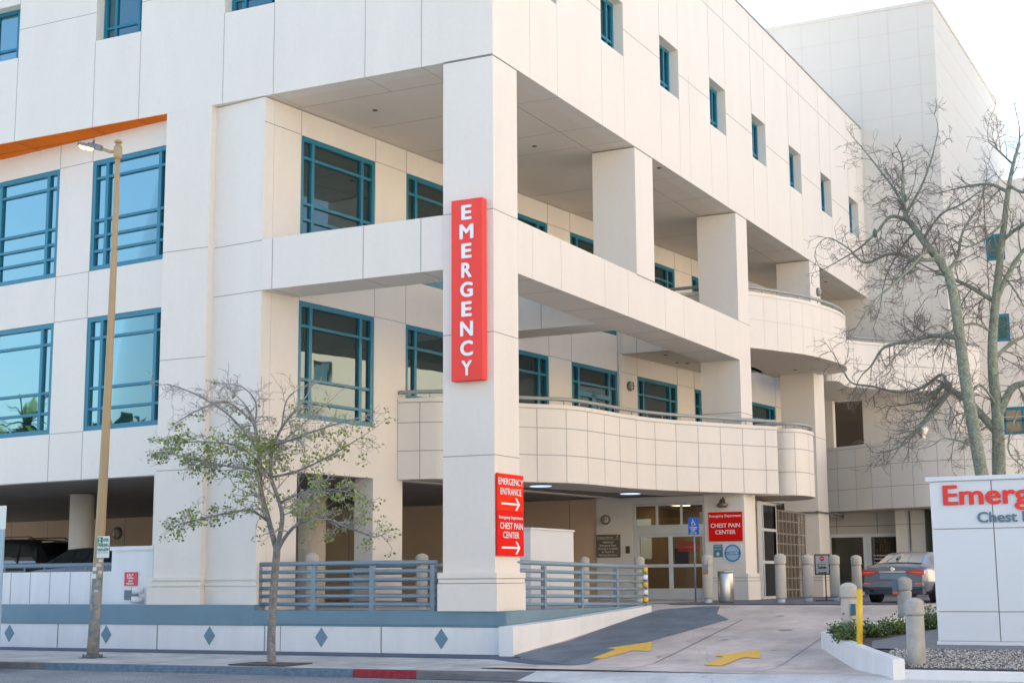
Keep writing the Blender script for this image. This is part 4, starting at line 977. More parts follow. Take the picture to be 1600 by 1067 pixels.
LEAFM = [mat('leaf_dark_green', (.07, .13, .035), .5), mat('leaf_mid_green', (.15, .24, .045), .5), mat('leaf_yellow_green', (.24, .29, .05), .5), mat('leaf_grey_green', (.09, .12, .085), .55)]
def leafcard(b, p, s_, rng, m):
    a = Vector((rng.uniform(-1, 1), rng.uniform(-1, 1), rng.uniform(-.7, .7))).normalized(); c = a.orthogonal().normalized(); c.rotate(Matrix.Rotation(rng.random()*6.28, 3, a))
    n_ = a.cross(c); w_ = s_*.42
    b.add([p, p+a*s_*.5+c*w_+n_*s_*.08, p+a*s_, p+a*s_*.5-c*w_+n_*s_*.08], [(0, 1, 2, 3)], m)
def bush(label, cx_, cy_, cz_, rx, ry, h, n, seed, mix=(0, 0, 3, 1), s_=.05):
    T = thing('shrub', label, 'shrub', 'low shrubs in the planter'); T.location = (cx_, cy_, cz_); rng = random.Random(seed)
    b = MB()
    st = []
    for k in range(26):
        a = rng.random()*6.28; r_ = rng.random()**.5; e_ = Vector((cos(a)*rx*r_, sin(a)*ry*r_, h*rng.uniform(.55, 1.1)*(1-.35*r_)))
        st.append(e_); b.tube([(e_.x*.3, e_.y*.3, 0), (e_.x*.7, e_.y*.7, e_.z*.6), e_], [.008, .006, .003], 4)
    b.build('stems', mat('shrub_stem', (.10, .075, .05), .8), T)
    b = MB()
    for k in range(n):
        e_ = rng.choice(st); t_ = rng.uniform(.25, 1.02)
        p = Vector((e_.x*t_, e_.y*t_, e_.z*t_**.8))+Vector((rng.gauss(0, .055), rng.gauss(0, .055), rng.gauss(0, .045)))
        if p.z < .01: p.z = .02
        leafcard(b, p, s_*rng.uniform(.6, 1.2), rng, rng.choice(mix))
    b.build('foliage', LEAFM, T)
p = at(1320, 998, x=29.2); bush('dark green shrub at the left tip of the planter below the pale bollard', 29.3, p.y, .45, .55, .38, .52, 2300, 1)
p = at(1368, 995, x=30.4); bush('low reddish green shrub between the yellow post and near bollard', 30.5, p.y, .5, .6, .45, .42, 2300, 2, (0, 3, 1, 0))
p = at(1397, 990, x=31.0); bush('brighter green shrub just left of the near grey bollard', 31.2, p.y, .52, .5, .35, .45, 1700, 3, (1, 1, 0, 2))
p = at(1452, 985, x=32.0); bush('dark shrub tucked against the left side of the monument sign', 32.2, p.y, .6, .6, .4, .55, 1900, 4)

# ------------------------------------------------------------------ street lamp
T = thing('street_lamp', 'tall weathered street lamp pole with lit lantern head at left', 'street lamp')
pb_ = at(144.5, 1026, x=26.8); pt_ = Vector((26.8, 24.16, 12.05))
m = bpy.data.materials.new('lamp_pole_paint'); m.use_nodes = True; N = m.node_tree.nodes; L = m.node_tree.links; bs = N['Principled BSDF']; bs.inputs['Roughness'].default_value = .75
tc = N.new('ShaderNodeTexCoord'); sp = N.new('ShaderNodeSeparateXYZ'); L.new(tc.outputs['Object'], sp.inputs[0])
no = N.new('ShaderNodeTexNoise'); no.inputs['Scale'].default_value = 3; no.inputs['Detail'].default_value = 8; L.new(tc.outputs['Object'], no.inputs['Vector'])
ad = N.new('ShaderNodeMath'); ad.operation = 'MULTIPLY_ADD'; ad.inputs[1].default_value = 1.6; L.new(no.outputs[0], ad.inputs[0]); L.new(sp.outputs[2], ad.inputs[2])
mr = N.new('ShaderNodeMapRange'); mr.inputs[1].default_value = 2.6; mr.inputs[2].default_value = 3.3; L.new(ad.outputs[0], mr.inputs[0])
r1 = N.new('ShaderNodeValToRGB'); r1.color_ramp.elements[0].color = (.15, .20, .22, 1); r1.color_ramp.elements[1].color = (.30, .27, .23, 1); r1.color_ramp.elements[0].position = .42; r1.color_ramp.elements[1].position = .6
n2 = N.new('ShaderNodeTexNoise'); n2.inputs['Scale'].default_value = 7; n2.inputs['Detail'].default_value = 5; L.new(tc.outputs['Object'], n2.inputs['Vector']); L.new(n2.outputs[0], r1.inputs[0])
mx = N.new('ShaderNodeMixRGB'); L.new(mr.outputs[0], mx.inputs[0]); L.new(r1.outputs[0], mx.inputs[1]); mx.inputs[2].default_value = (.40, .29, .16, 1); L.new(mx.outputs[0], bs.inputs['Base Color'])
PC = [pb_, at(168, 620, x=26.8), pt_]
def pole_at(t): return pb_*(1-t)**2+(PC[1]*2-(pb_+pt_)*.5)*2*t*(1-t)+pt_*t*t
b = MB(); b.tube([pole_at(k/12) for k in range(13)], [.138-.078*(k/12)**.8 for k in range(13)], 20); b.build('pole', m, T)
b = MB(); b.lathe([(.19, .0), (.19, .03), (.165, .05), (.16, .07)], pb_, 20)
for k in range(4): a = k*pi/2+.6; b.lathe([(.025, .0), (.025, .07)], (pb_.x+cos(a)*.2, pb_.y+sin(a)*.2, pb_.z), 8)
b.box(pb_.x-.22, pb_.x+.22, pb_.y-.22, pb_.y+.22, .0, .05)
b.build('base_plate', mat('grey_base_metal', (.12, .13, .13), .7, var=.3, vscale=10), T, .005)
b = MB(); b.lathe([(.09, 0), (.09, .05), (.05, .07)], pt_, 16); b.build('cap', m, T)
A0 = pt_-Vector((0, 0, .22)); d_ = Vector((-.1, 1, .3)).normalized()
b = MB(); b.tube([A0, A0+Vector((0, .25, .03)), A0+Vector((-.02, .5, .14))], .04, 10); b.lathe([(.095, -.18), (.1, -.1), (.1, .1), (.09, .14)], A0, 14); b.build('arm', m, T)
HM = frame(A0+Vector((-.02, .48, .13)), d_, Vector((0, 0, 1)).cross(d_).normalized(), d_.cross(Vector((0, 0, 1)).cross(d_)).normalized())
b = MB(); b.prism([(0, -.05), (.08, -.12), (.45, -.13), (.68, -.09), (.68, .09), (.45, .13), (.08, .12), (0, .05)], -.04, .04, 0, HM); b.prism([(.05, -.07), (.4, -.08), (.4, .08), (.05, .07)], .04, .08, 0, HM)
b.lathe([(.03, .08), (.03, .17), (.02, .18)], (.3, 0, 0), 12, 0, HM); b.build('lantern', mat('lantern_grey', (.18, .19, .20), .45, metal=.4), T)
b = MB()
b.lathe([(.04, -.10), (.09, -.07), (.10, -.04)], (.38, 0, 0), 16, 0, HM); b.lathe([(.04, -.10), (.09, -.07), (.10, -.04)], (.56, 0, 0), 16, 0, HM)
b.build('lens', mat('lit_orange_lens', (1, .8, .5), .3, emit=(1, .40, .05), es=5), T)
T = thing('parking_sign', 'white and green 2 HOUR PARKING sign on the street lamp pole', 'sign')
a = at(152, 837, x=26.6); c = at(170, 870.5, x=26.6)
b = MB(); b.box(26.60, 26.61, c.y, a.y, c.z, a.z); b.build('panel', mat('parking_sign_white', (.66, .70, .66), .5), T, .003)
b = MB(); b.box(26.61, 26.68, (a.y+c.y)/2-.0, (a.y+c.y)/2+.04, c.z+.05, a.z-.05); b.build('bracket', STEEL, T)
GRN = mat('sign_green', (.01, .22, .13), .5); wS = a.y-c.y; ym = (a.y+c.y)/2
b = MB(); b.box(26.594, 26.6, a.y-wS*.45, a.y-.015, a.z-.155, a.z-.02); b.build('number_panel', GRN, T)
L_ = MB(); text('2', (26.594, a.y-wS*.24, a.z-.14), (0, -1, 0), (0, 0, 1), .1, .06, into=L_, align='CENTER', bold=.03, ex=.003); L_.build('number', WHITE, T)
L_ = MB(); text('HOUR', (26.6, a.y-wS*.5, a.z-.12), (0, -1, 0), (0, 0, 1), .075, wS*.42, into=L_, bold=.02, ex=.004)
text('PARKING', (26.6, ym, a.z-.235), (0, -1, 0), (0, 0, 1), .075, wS*.9, into=L_, align='CENTER', bold=.02, ex=.004); text('9AM-6PM', (26.6, ym, a.z-.335), (0, -1, 0), (0, 0, 1), .07, wS*.9, into=L_, align='CENTER', bold=.02, ex=.004)
text('EXCEPT SUNDAY', (26.6, ym, a.z-.385), (0, -1, 0), (0, 0, 1), .028, wS*.85, into=L_, align='CENTER', ex=.004); L_.build('lettering', GRN, T)
for i in range(7):
    rr_ = random.Random(i+5); pass
STK = [mat('sticker_white', (.60, .64, .66), .6), mat('sticker_pale', (.45, .50, .55), .6), mat('sticker_dark', (.12, .15, .18), .6)]
for i, (px, py, w_, h_, mi) in enumerate(((160, 875, .09, .06, 0), (158, 882, .12, .07, 1), (153, 888, .12, .08, 0), (161, 893, .10, .07, 1), (152, 899, .14, .11, 0), (159, 903, .09, .06, 2), (155, 922, .08, .05, 1))):
    p = at(px, py, x=26.8); t_ = (p.z-.03)/12.02; c_ = pole_at(t_); R0 = .138-.078*t_**.8+.003
    b = MB(); a0 = math.atan2(p.y-c_.y, -sqrt(max(.0001, R0*R0-min(R0*.9, abs(p.y-c_.y))**2))); da = w_/R0/2
    vs = []
    for j in range(5):
        aa = a0-da+2*da*j/4
        for zz in (p.z-h_/2, p.z+h_/2): vs.append((c_.x+cos(aa)*R0, c_.y+sin(aa)*R0, zz))
    b.add(vs, [(2*j, 2*j+2, 2*j+3, 2*j+1) for j in range(4)]); b.build('sticker', STK[mi], bpy.data.objects['street_lamp'])
T = thing('kerb_sign', 'white sign on a blue grey post cut by the left edge of the photo', 'sign')
a = at(-14, 790, x=25.6); c = at(9, 826, x=25.6)
b = MB(); b.box(25.59, 25.60, c.y, a.y, c.z, a.z); b.build('panel', MATS['parking_sign_white'], T, .004)
b = MB(); b.box(25.6, 25.64, at(4, 870, x=25.6).y, at(-3, 870, x=25.6).y, -.0, a.z-.03); b.build('post', mat('pale_blue_post', (.33, .45, .52), .5), T)

# ------------------------------------------------------------------ cars
def loft(b, st, ring, m=0):
    o = len(b.v); n = None
    for s_ in st:
        R = ring(*s_); n = len(R); b.v += [tuple(q) for q in R]
    for i in range(len(st)-1):
        for j in range(n-1):
            a = o+i*n+j; b.f.append([a, a+1, a+n+1, a+n]); b.m.append(m); b.smooth.append(True)
    b.f.append([o+j for j in range(n)]); b.m.append(m); b.smooth.append(False); b.f.append([o+(len(st)-1)*n+j for j in range(n)][::-1]); b.m.append(m); b.smooth.append(False)
def car(name, label, cat, paint, st, wheels, glass_top, side_win, lights, grp=None, wr=.33, roofrack=False, rim=None):
    T = thing(name, label, cat, grp)
    def ring(x, hw, zb, zs, hr, zr):
        h = [(0, zb), (hw*.82, zb), (hw*.97, zb+.10), (hw, zb+(zs-zb)*.45), (hw*.985, zs-.10), (hw*.93, zs), (hr, zr-.06 if zr-zs > .1 else zr-.01), (hr*.86, zr), (hr*.4, zr+.025), (0, zr+.03)]
        P = [Vector((x, -y, z)) for y, z in h]+[Vector((x, y, z)) for y, z in h[::-1][1:-1]]+[Vector((x, 0, zb))]
        return P
    b = MB(); loft(b, st, ring); b.build('body', paint, T)
    def zt(x):
        for s0, s1 in zip(st, st[1:]):
            if s0[0] <= x <= s1[0]: k = (x-s0[0])/(s1[0]-s0[0]); return [s0[i]+(s1[i]-s0[i])*k for i in range(6)]
    for (xa, xb) in glass_top:
        b = MB(); n_ = 6; vs = []
        for i in range(n_+1):
            x = xa+(xb-xa)*i/n_; q_ = zt(x); hr, zr = q_[4], q_[5]
            for y, z in ((-hr*.86, zr), (-hr*.4, zr+.025), (0, zr+.03), (hr*.4, zr+.025), (hr*.86, zr)): vs.append((x, y, z+.014))
        b.add(vs, [(i*5+j, i*5+j+1, (i+1)*5+j+1, (i+1)*5+j) for i in range(n_) for j in range(4)], 0, True); b.build('windscreen', CARG, T)
    for s_ in (-1, 1):
        for w_ in side_win:
            vs = []
            for (x, f) in w_:
                q_ = zt(x); y0_, z0_ = q_[1]*.93, q_[3]; y1_, z1_ = q_[4], q_[5]-.06
                vs.append((x, s_*(y0_+(y1_-y0_)*f+.008), z0_+(z1_-z0_)*f))
            b = MB(); b.add(vs, [tuple(range(len(vs)))]); b.build('side_window', CARG, T)
    for x in wheels:
        for s_ in (-1, 1):
            q_ = zt(x); y = s_*(q_[1]-.10)
            Mw = frame((x, y, wr), (1, 0, 0), (0, 0, 1), (0, s_, 0))
            b = MB(); b.lathe([(wr*.62, -.1), (wr*.97, -.1), (wr, -.07), (wr, .07), (wr*.97, .105), (wr*.66, .11)], (0, 0, 0), 28, 0, Mw); w = b.build('wheel', BLACK, T)
            b = MB(); b.lathe([(wr*.64, .10), (wr*.6, .085), (.08, .08), (.05, .11), (.0, .115)], (0, 0, 0), 28, 0, Mw)
            for k in range(5):
                a = k*2*pi/5; b.tube([Mw @ Vector((cos(a)*.05, sin(a)*.05, .105)), Mw @ Vector((cos(a)*wr*.62, sin(a)*wr*.62, .105))], .02, 6)
            b.build('rim', rim or mat('alloy_rim', (.45, .43, .40), .3, metal=.9), w)
            b = MB(); b.lathe([(wr*1.14, .062), (wr*1.14, .104)], (0, 0, 0), 28, 0, Mw) ; b.build('wheel_arch', mat('arch_black', (.01, .01, .01), .9), T)
    for nm, pts, mt in lights:
        b = MB(); b.add(pts, [tuple(range(len(pts)))]); b.build(nm, mt, T)
    return T, zt
SED = [(0, .80, .36, .90, .72, 1.0), (.035, .86, .32, .93, .74, 1.035), (.10, .885, .29, .98, .74, 1.06), (.22, .90, .27, 1.02, .735, 1.08), (.5, .905, .25, 1.03, .72, 1.09), (.78, .915, .23, 1.03, .66, 1.22), (1.15, .92, .22, 1.02, .60, 1.38), (1.5, .92, .22, 1.01, .585, 1.435),
       (2.2, .92, .22, 1.0, .58, 1.455), (2.75, .92, .22, .99, .58, 1.43), (3.2, .915, .22, .98, .64, 1.25), (3.65, .91, .22, .97, .72, 1.02), (4.2, .90, .23, .90, .70, .93), (4.6, .85, .26, .78, .66, .82), (4.82, .70, .34, .66, .55, .70)]
PGREY = mat('grey_car_paint', (.11, .13, .165), .35, metal=.4, coat=1)
TL = mat('tail_light_red', (.45, .01, .01), .2, coat=1)
def rear_lamp(s_):
    y0_, y1_ = s_*.835, s_*.38
    return [(-.0+.065, y0_*1.0, .80), (.035, s_*.70, .78), (-.02, y1_, .86), (-.012, y1_, .90), (.03, s_*.70, .95), (.07, y0_, .945)]
T, zt = car('parked_car', 'dark grey sedan seen from behind in the entrance court', 'car', PGREY, SED, (1.0, 3.75), [(.55, 1.42), (2.85, 3.6)],
    [[(1.0, .12), (1.22, .9), (1.62, .93), (1.62, .1)], [(1.7, .1), (1.7, .93), (2.25, .93), (2.25, .1)], [(2.33, .1), (2.33, .93), (2.72, .93), (3.3, .12)]], [], wr=.335)
for s_ in (-1, 1):
    b = MB(); b.prism([(s_*.86, .80), (s_*.70, .76), (s_*.36, .87), (s_*.36, .895), (s_*.70, .955), (s_*.865, .93)], -.035, .16, 0, frame((0, 0, 0), (0, 1, 0), (0, 0, 1), (1, 0, 0))); o = b.build('tail_light', TL, T, .01)
    b = MB(); b.prism([(s_*.8, .845), (s_*.5, .868), (s_*.5, .882), (s_*.8, .872)], -.042, -.03, 0, frame((0, 0, 0), (0, 1, 0), (0, 0, 1), (1, 0, 0))); b.build('light_strip', mat('light_strip', (.8, .15, .08), .3), o)
b = MB(); b.box(-.042, -.01, -.36, .36, .872, .888); b.build('chrome_strip', mat('chrome', (.8, .8, .8), .12, metal=1), T)
b = MB(); Mz = frame((-.01, 0, .955), (0, 1, 0), (0, 0, 1), (-1, 0, 0)); b.lathe([(.058, 0), (.062, .012), (.048, .014)], (0, 0, 0), 20, 0, Mz)
for p_, q_ in (((-.03, .035), (-.012, -.0)), ((-.012, 0), (0, .02)), ((0, .02), (.012, 0)), ((.012, 0), (.03, .035)), ((-.038, .01), (-.018, -.04)), ((-.018, -.04), (0, -.005)), ((0, -.005), (.018, -.04)), ((.018, -.04), (.038, .01))): b.tube([Mz @ Vector((*p_, .016)), Mz @ Vector((*q_, .016))], .006, 5)
b.build('badge', MATS['chrome'], T)
b = MB(); b.prism([(-.80, .60), (-.84, .50), (-.80, .42), (.80, .42), (.84, .50), (.80, .60), (.70, .64), (-.70, .64)], -.075, .2, 0, frame((0, 0, 0), (0, 1, 0), (0, 0, 1), (1, 0, 0))); b.build('bumper', PGREY, T, .03)
b = MB(); b.box(-.02, .05, -.36, .36, .68, .83); b.build('plate_reflection', mat('reflection_blue_grey', (.16, .24, .30), .3), T)  # bluish reflection between the tail lights, put into this patch's colour
b = MB(); b.box(-.03, .25, -.80, .80, .235, .40); b.build('rear_diffuser', mat('dark_blue_trim', (.025, .035, .055), .5), T, .02)
for s_ in (-1, 1):
    b = MB(); b.box(-.085, .06, s_*.70-.09, s_*.70+.09, .53, .565); b.build('reflector', mat('reflector_orange', (.8, .12, .03), .3), T)
b = MB(); b.tube([(-.06, .58, .34), (.1, .58, .34)], .05, 12); b.build('exhaust', MATS['arch_black'], T)
b = MB(); b.prism([(0, 0), (.14, 0), (.02, .09)], -.012, .012, 0, frame((1.55, 0, 1.46), (1, 0, 0), (0, 0, 1), (0, -1, 0))); b.build('aerial_fin', PGREY, T)
for s_ in (-1, 1):
    b = MB(); b.box(2.95, 3.12, s_*1.02-.1, s_*1.02+.1, .98, 1.12); b.build('mirror', PGREY, T, .03)
T.scale = (1, 1, .93); T.location = (41.15, 9.58, 1.05); T.rotation_euler = (0, 0, radians(-6))
PDARK = mat('dark_green_black_paint', (.02, .026, .03), .3, metal=.3, coat=1)
car2, _ = car('parked_car', 'dark low sedan in the garage behind the street lamp pole', 'car', PDARK, SED, (1.0, 3.75), [(.55, 1.42), (2.85, 3.6)],
    [[(1.0, .12), (1.22, .9), (1.62, .93), (1.62, .1)], [(1.7, .1), (1.7, .93), (2.25, .93), (2.25, .1)], [(2.33, .1), (2.33, .93), (2.72, .93), (3.3, .12)]], [])
p = at(96, 880, x=33.2); car2.rotation_euler = (0, 0, math.atan2(v.y, v.x)); car2.location = Vector((33.2, p.y, 1.06))-v*3.6; zroof = at(200, 853, x=32.9).z; car2.scale = (1, 1, (zroof-1.06)/1.485)
SUV = [(0, .80, .45, 1.0, .66, 1.2), (.06, .92, .40, 1.08, .70, 1.35), (.3, .97, .36, 1.12, .74, 1.72), (.6, .98, .34, 1.12, .76, 1.86), (1.2, .985, .32, 1.11, .77, 1.9), (2.2, .985, .32, 1.10, .77, 1.92), (3.0, .985, .32, 1.09, .76, 1.88), (3.35, .98, .32, 1.08, .78, 1.6), (3.8, .98, .33, 1.08, .84, 1.14), (4.4, .96, .35, 1.02, .82, 1.06), (4.9, .9, .4, .9, .74, .94), (5.05, .8, .45, .8, .7, .82)]
PBLK = mat('black_car_paint', (.008, .008, .009), .25, coat=1)
suv, _ = car('suv', 'large black sport utility vehicle in the garage at the far left', 'car', PBLK, SUV, (1.1, 4.0), [(3.1, 3.75)],
    [[(.32, .15), (.42, .85), (1.15, .9), (1.15, .12)], [(1.25, .12), (1.25, .9), (2.1, .9), (2.1, .12)], [(2.2, .12), (2.2, .9), (2.95, .9), (3.6, .15)]], [], wr=.38)
for s_ in (-1, 1):
    b = MB(); b.tube([(.7, s_*.68, 1.9), (.9, s_*.68, 1.98), (2.6, s_*.68, 1.99), (2.8, s_*.68, 1.92)], .02, 6); b.build('roof_rail', PBLK, suv)
    b = MB(); b.box(-.02, .12, s_*.86-.06, s_*.86+.06, .98, 1.2); b.build('tail_light', TL, suv, .01)
b = MB(); b.box(-.18, .35, -.68, .68, 1.80, 1.85); b.build('spoiler', PBLK, suv, .01)
p = at(103, 870, x=36.6); suv.rotation_euler = (0, 0, math.atan2(v.y, v.x)); suv.location = (36.6, p.y, 1.06); zroof = at(60, 840, x=36.4).z; suv.scale = (1, 1, (zroof-1.06)/1.95)
PW = mat('white_car_paint', (.62, .66, .68), .3, coat=1)
car3 = copy_tree(car2); car3['label'] = 'white car at the kerb, only its tail showing at the left edge'
for ch in [o for o in bpy.data.objects if o.parent == car3 and o.name.startswith(('body',))]: ch.data = ch.data.copy(); ch.data.materials[0] = PW
for o_ in (bpy.data.objects['parked_car'], car2, car3): o_['group'] = 'sedans parked around the building'
p = at(3, 1000, x=23.9); car3.scale = (1, 1, 1); car3.rotation_euler = (0, 0, radians(90)); car3.location = (24.0, p.y+1.0, -.125)

# ------------------------------------------------------------------ trees
def limb(b, pts, r0, r1, X, m=0, n=8):
    P = [at(p[0], p[1], x=X+(p[2] if len(p) > 2 else 0)) for p in pts]
    P = [Vector(q) for q in smooth([tuple(q) for q in P], 5)] if len(P) > 2 else P
    k = len(P); R = [r0+(r1-r0)*i/(k-1) for i in range(k)]
    b.tube(P, R, n, m); return P, R
def twig(b, p, d, L_, r, depth, rng, tips, curl, up_, m=0, kids=(2, 4), minr=.0035):
    n = 5; P = [p]; q = p.copy(); dd = d.normalized()
    bend = Vector((rng.gauss(0, 1), rng.gauss(0, 1), rng.gauss(0, 1)))*curl
    for i in range(n):
        dd = (dd+bend/n+Vector((0, 0, up_[0]+(up_[1]-up_[0])*i/n))/n+Vector((rng.gauss(0, .07), rng.gauss(0, .07), rng.gauss(0, .07)))).normalized()
        q = q+dd*L_/n; P.append(q.copy())
    b.tube(P, [max(minr, r*(1-.65*i/n)) for i in range(n+1)], 4 if r < .012 else 5, m, cap=False)
    tips.append((P[-1], dd, depth)); tips.append((P[3], dd, depth))
    if depth > 0:
        for k in range(rng.randint(*kids)):
            i = rng.randint(1, n); base = P[i]; t = (P[i]-P[i-1]).normalized(); side = t.orthogonal().normalized(); side.rotate(Matrix.Rotation(rng.random()*6.28, 3, t))
            nd = (t*rng.uniform(.5, 1.1)+side*rng.uniform(.6, 1.1)).normalized()
            twig(b, base, nd, L_*rng.uniform(.45, .75), r*.6, depth-1, rng, tips, curl, up_, m, kids, minr)
def dress(b, P, R, rng, tips, dens, L_, depth, curl, up_, start=.2, rk=.5, kids=(2, 4), m=0, flat=0, minr=.0035):
    tot = sum((c-a).length for a, c in zip(P, P[1:])); acc = 0; nxt = tot*start
    for i in range(len(P)-1):
        s_ = (P[i+1]-P[i]).length
        while acc+s_ >= nxt:
            t = (P[i+1]-P[i]).normalized(); side = t.orthogonal().normalized(); side.rotate(Matrix.Rotation(rng.random()*6.28, 3, t))
            if flat: side.z *= flat
            f = 1-.45*nxt/tot
            twig(b, P[i]+t*(nxt-acc), (t*rng.uniform(.3, .9)+side).normalized(), L_*rng.uniform(.6, 1.25)*f, min(R[i]*rk, .02), depth, rng, tips, curl, up_, m, kids, minr)
            nxt += dens*rng.uniform(.5, 1.5)
        acc += s_
    twig(b, P[-1], (P[-1]-P[-2]).normalized(), L_*.8, min(R[-1], .022), depth, rng, tips, curl, up_, m, kids, minr)

BARK = mat('pale_grey_bark', (.30, .29, .27), .85, col2=(.12, .115, .11), vscale=9, bump=.5, bscale=25, c2scale=30)
T = thing('street_tree', 'slender half bare street tree with sparse green leaves before the left facade', 'tree')
rng = random.Random(11); X = 26.03
b = MB()
limb(b, [(426, 1042), (424, 1020), (424, 990), (427, 930), (431, 880), (433, 852)], .098, .075, X, 0, 14)
trunkb = b
fine = MB(); tips = []
LB = [([(432, 858), (418, 805), (408, 765), (406, 715), (398, 665), (385, 635)], 0.061, 0.028, 0.14, 0.75),
      ([(433, 856), (441, 812), (437, 785), (424, 745), (425, 705), (440, 668), (462, 640)], 0.054, 0.024, 0.15, 0.80),
      ([(431, 866), (446, 838, -.1), (466, 818, -.2), (500, 808, -.3), (540, 822, -.45), (578, 836, -.5)], 0.043, 0.016, 0.16, 0.62),
      ([(417, 812), (404, 803, -.2), (388, 796, -.4), (350, 802, -.7), (305, 812, -.9), (275, 820, -1)], 0.032, 0.011, 0.14, 0.55),
      ([(405, 735), (360, 728, .3), (305, 718, .6), (262, 706, .8)], 0.029, 0.010, 0.12, 0.62),
      ([(405, 705), (360, 650, .2), (305, 615, .4), (262, 600, .5)], 0.027, 0.010, 0.15, 0.62),
      ([(396, 660), (355, 628, -.3), (310, 640, -.8), (275, 660, -1)], 0.024, 0.010, 0.15, 0.55),
      ([(398, 665), (400, 630, .1), (380, 605, .3), (345, 598, .5)], 0.022, 0.008, 0.16, 0.50),
      ([(406, 700), (445, 690, -.3), (500, 670, -.5), (548, 655, -.6)], 0.026, 0.010, 0.15, 0.60),
      ([(424, 745), (465, 735, .3), (515, 712, .6), (565, 682, .9)], 0.029, 0.010, 0.15, 0.60),
      ([(425, 705), (470, 665, .6), (505, 635, .9)], 0.024, 0.010, 0.15, 0.60),
      ([(424, 745), (380, 700, -.9), (330, 690, -1.4), (290, 690, -1.6)], 0.024, 0.010, 0.14, 0.60),
      ([(437, 785), (470, 770, -.6), (510, 765, -.9), (555, 770, -1.1)], 0.024, 0.010, 0.14, 0.55),
      ([(440, 668), (448, 625, .1), (470, 605, .2)], 0.019, 0.008, 0.15, 0.50)]
for pts, r0, r1, dens, LL in LB:
    P, R = limb(b, pts, r0, r1, X, 0, 9)
    dress(fine, P, R, rng, tips, dens*.85, LL, 2, .55, (-.05, .22), .22, .5, (2, 4), flat=.32, minr=.0042)
b.build('trunk', BARK, T)
fine.build('twigs', mat('twig_grey', (.34, .32, .30), .85), T)
b = MB()
for p, d_, dep in tips:
    if p.z < 1.9: continue
    # the crown keeps its leaves low down and loses them towards the top
    px = 1 if p.z < 4.75 else (.45 if p.z < 5.1 and p.y > 19 else (.07 if p.z < 5.6 else .01))
    if p.y < 18.6: px = max(px*.6, .2 if p.z < 6.0 else .04)
    if rng.random() < px*.36:
        for k in range(rng.randint(2, 5)):
            leafcard(b, p+Vector((rng.gauss(0, .05), rng.gauss(0, .05), rng.gauss(-.02, .04))), rng.uniform(.045, .085), rng, rng.choice((0, 1, 1, 2) if p.y > 19.5 else (1, 2, 1, 2)))
b.build('foliage', LEAFM, T)
b = MB(); b.prism([(X-.5, 18.2), (X+.5, 18.2), (X+.5, 19.6), (X-.5, 19.6)], .03, .055); tag(b.build('tree_pit', mat('tree_pit_soil', (.09, .085, .07), .95, var=.3, vscale=8)), kind='structure')

GBARK = mat('green_grey_bark', (.31, .35, .27), .85, col2=(.17, .20, .15), vscale=7, bump=.9, bscale=16, c2scale=30, grain=.25, gscale=26)
TWG = mat('bare_twig', (.17, .155, .14), .85)
def bare(label, X, trunk, limbs_, seed, dens, LL, depth=2):
    T = thing('bare_tree', label, 'tree', 'bare floss silk trees behind the monument sign'); rng = random.Random(seed)
    b = MB(); fine = MB(); tips = []
    P, R = limb(b, trunk[0], trunk[1], trunk[2], X, 0, 14)
    dress(fine, P[-8:], R[-8:], rng, tips, dens*1.3, LL, depth, .7, (-.35, .75), .0, .25, (2, 4))
    for pts, r0, r1 in limbs_:
        P, R = limb(b, pts, r0, r1, X, 0, 9); dress(fine, P, R, rng, tips, dens, LL, depth, .7, (-.45, .8), .12, .42, (3, 5))
    b.build('trunk', GBARK, T); fine.build('twigs', TWG, T); return T
t1 = bare('leaning bare tree with smooth green trunk, left of the two', 33.5, ([(1548, 800), (1535, 745), (1520, 660), (1508, 590), (1499, 520), (1490, 460), (1482, 428), (1474, 418), (1470, 405)], .15, .085),
  [([(1472, 412), (1450, 385), (1430, 358), (1415, 335), (1411, 300), (1411, 262)], .10, .03), ([(1416, 336), (1400, 300, .5), (1372, 262, 1), (1345, 228, 1.3)], .04, .012),
   ([(1416, 334), (1440, 290, -.5), (1455, 250, -.9), (1462, 222, -1)], .035, .012), ([(1420, 345), (1392, 338), (1370, 362), (1342, 388), (1302, 412)], .05, .012),
   ([(1465, 405), (1430, 405, -.3), (1392, 396, -.5), (1352, 410, -.7), (1326, 388, -.9), (1300, 372, -1)], .05, .012), ([(1450, 385), (1430, 410, -1), (1400, 440, -1.8), (1365, 470, -2.2), (1345, 500, -2.4)], .035, .01),
   ([(1497, 528), (1460, 524, .3), (1420, 533, .7), (1382, 542, 1), (1362, 570, 1.2), (1348, 584, 1.2)], .06, .014), ([(1499, 535), (1470, 508, -.4), (1440, 520, -.8), (1395, 560, -1.2)], .03, .01),
   ([(1480, 425), (1496, 400, .5), (1505, 360, 1), (1530, 320, 1.5), (1540, 285, 1.8)], .045, .012), ([(1443, 372), (1470, 335, -.5), (1500, 320, -1), (1530, 300, -1.5)], .035, .01),
   ([(1481, 432), (1500, 470, .6), (1475, 560, .9), (1468, 615, 1)], .02, .008), ([(1432, 360), (1410, 385, .8), (1385, 430, 1.2), (1375, 480, 1.4)], .03, .009), ([(1528, 700), (1505, 690, -.2), (1475, 684, -.3), (1462, 692, -.4)], .025, .01)], 21, .22, .78)
p = at(1365, 364, x=33.5); 
for i, (px, py) in enumerate(((1367, 364), (1414, 309))):
    p = at(px, py, x=33.5); b = MB(); b.lathe([(.005, -.11), (.045, -.07), (.055, 0), (.04, .07), (.008, .11)], p, 10); b.build('seed_pod', mat('green_pod', (.08, .16, .12), .6), t1)
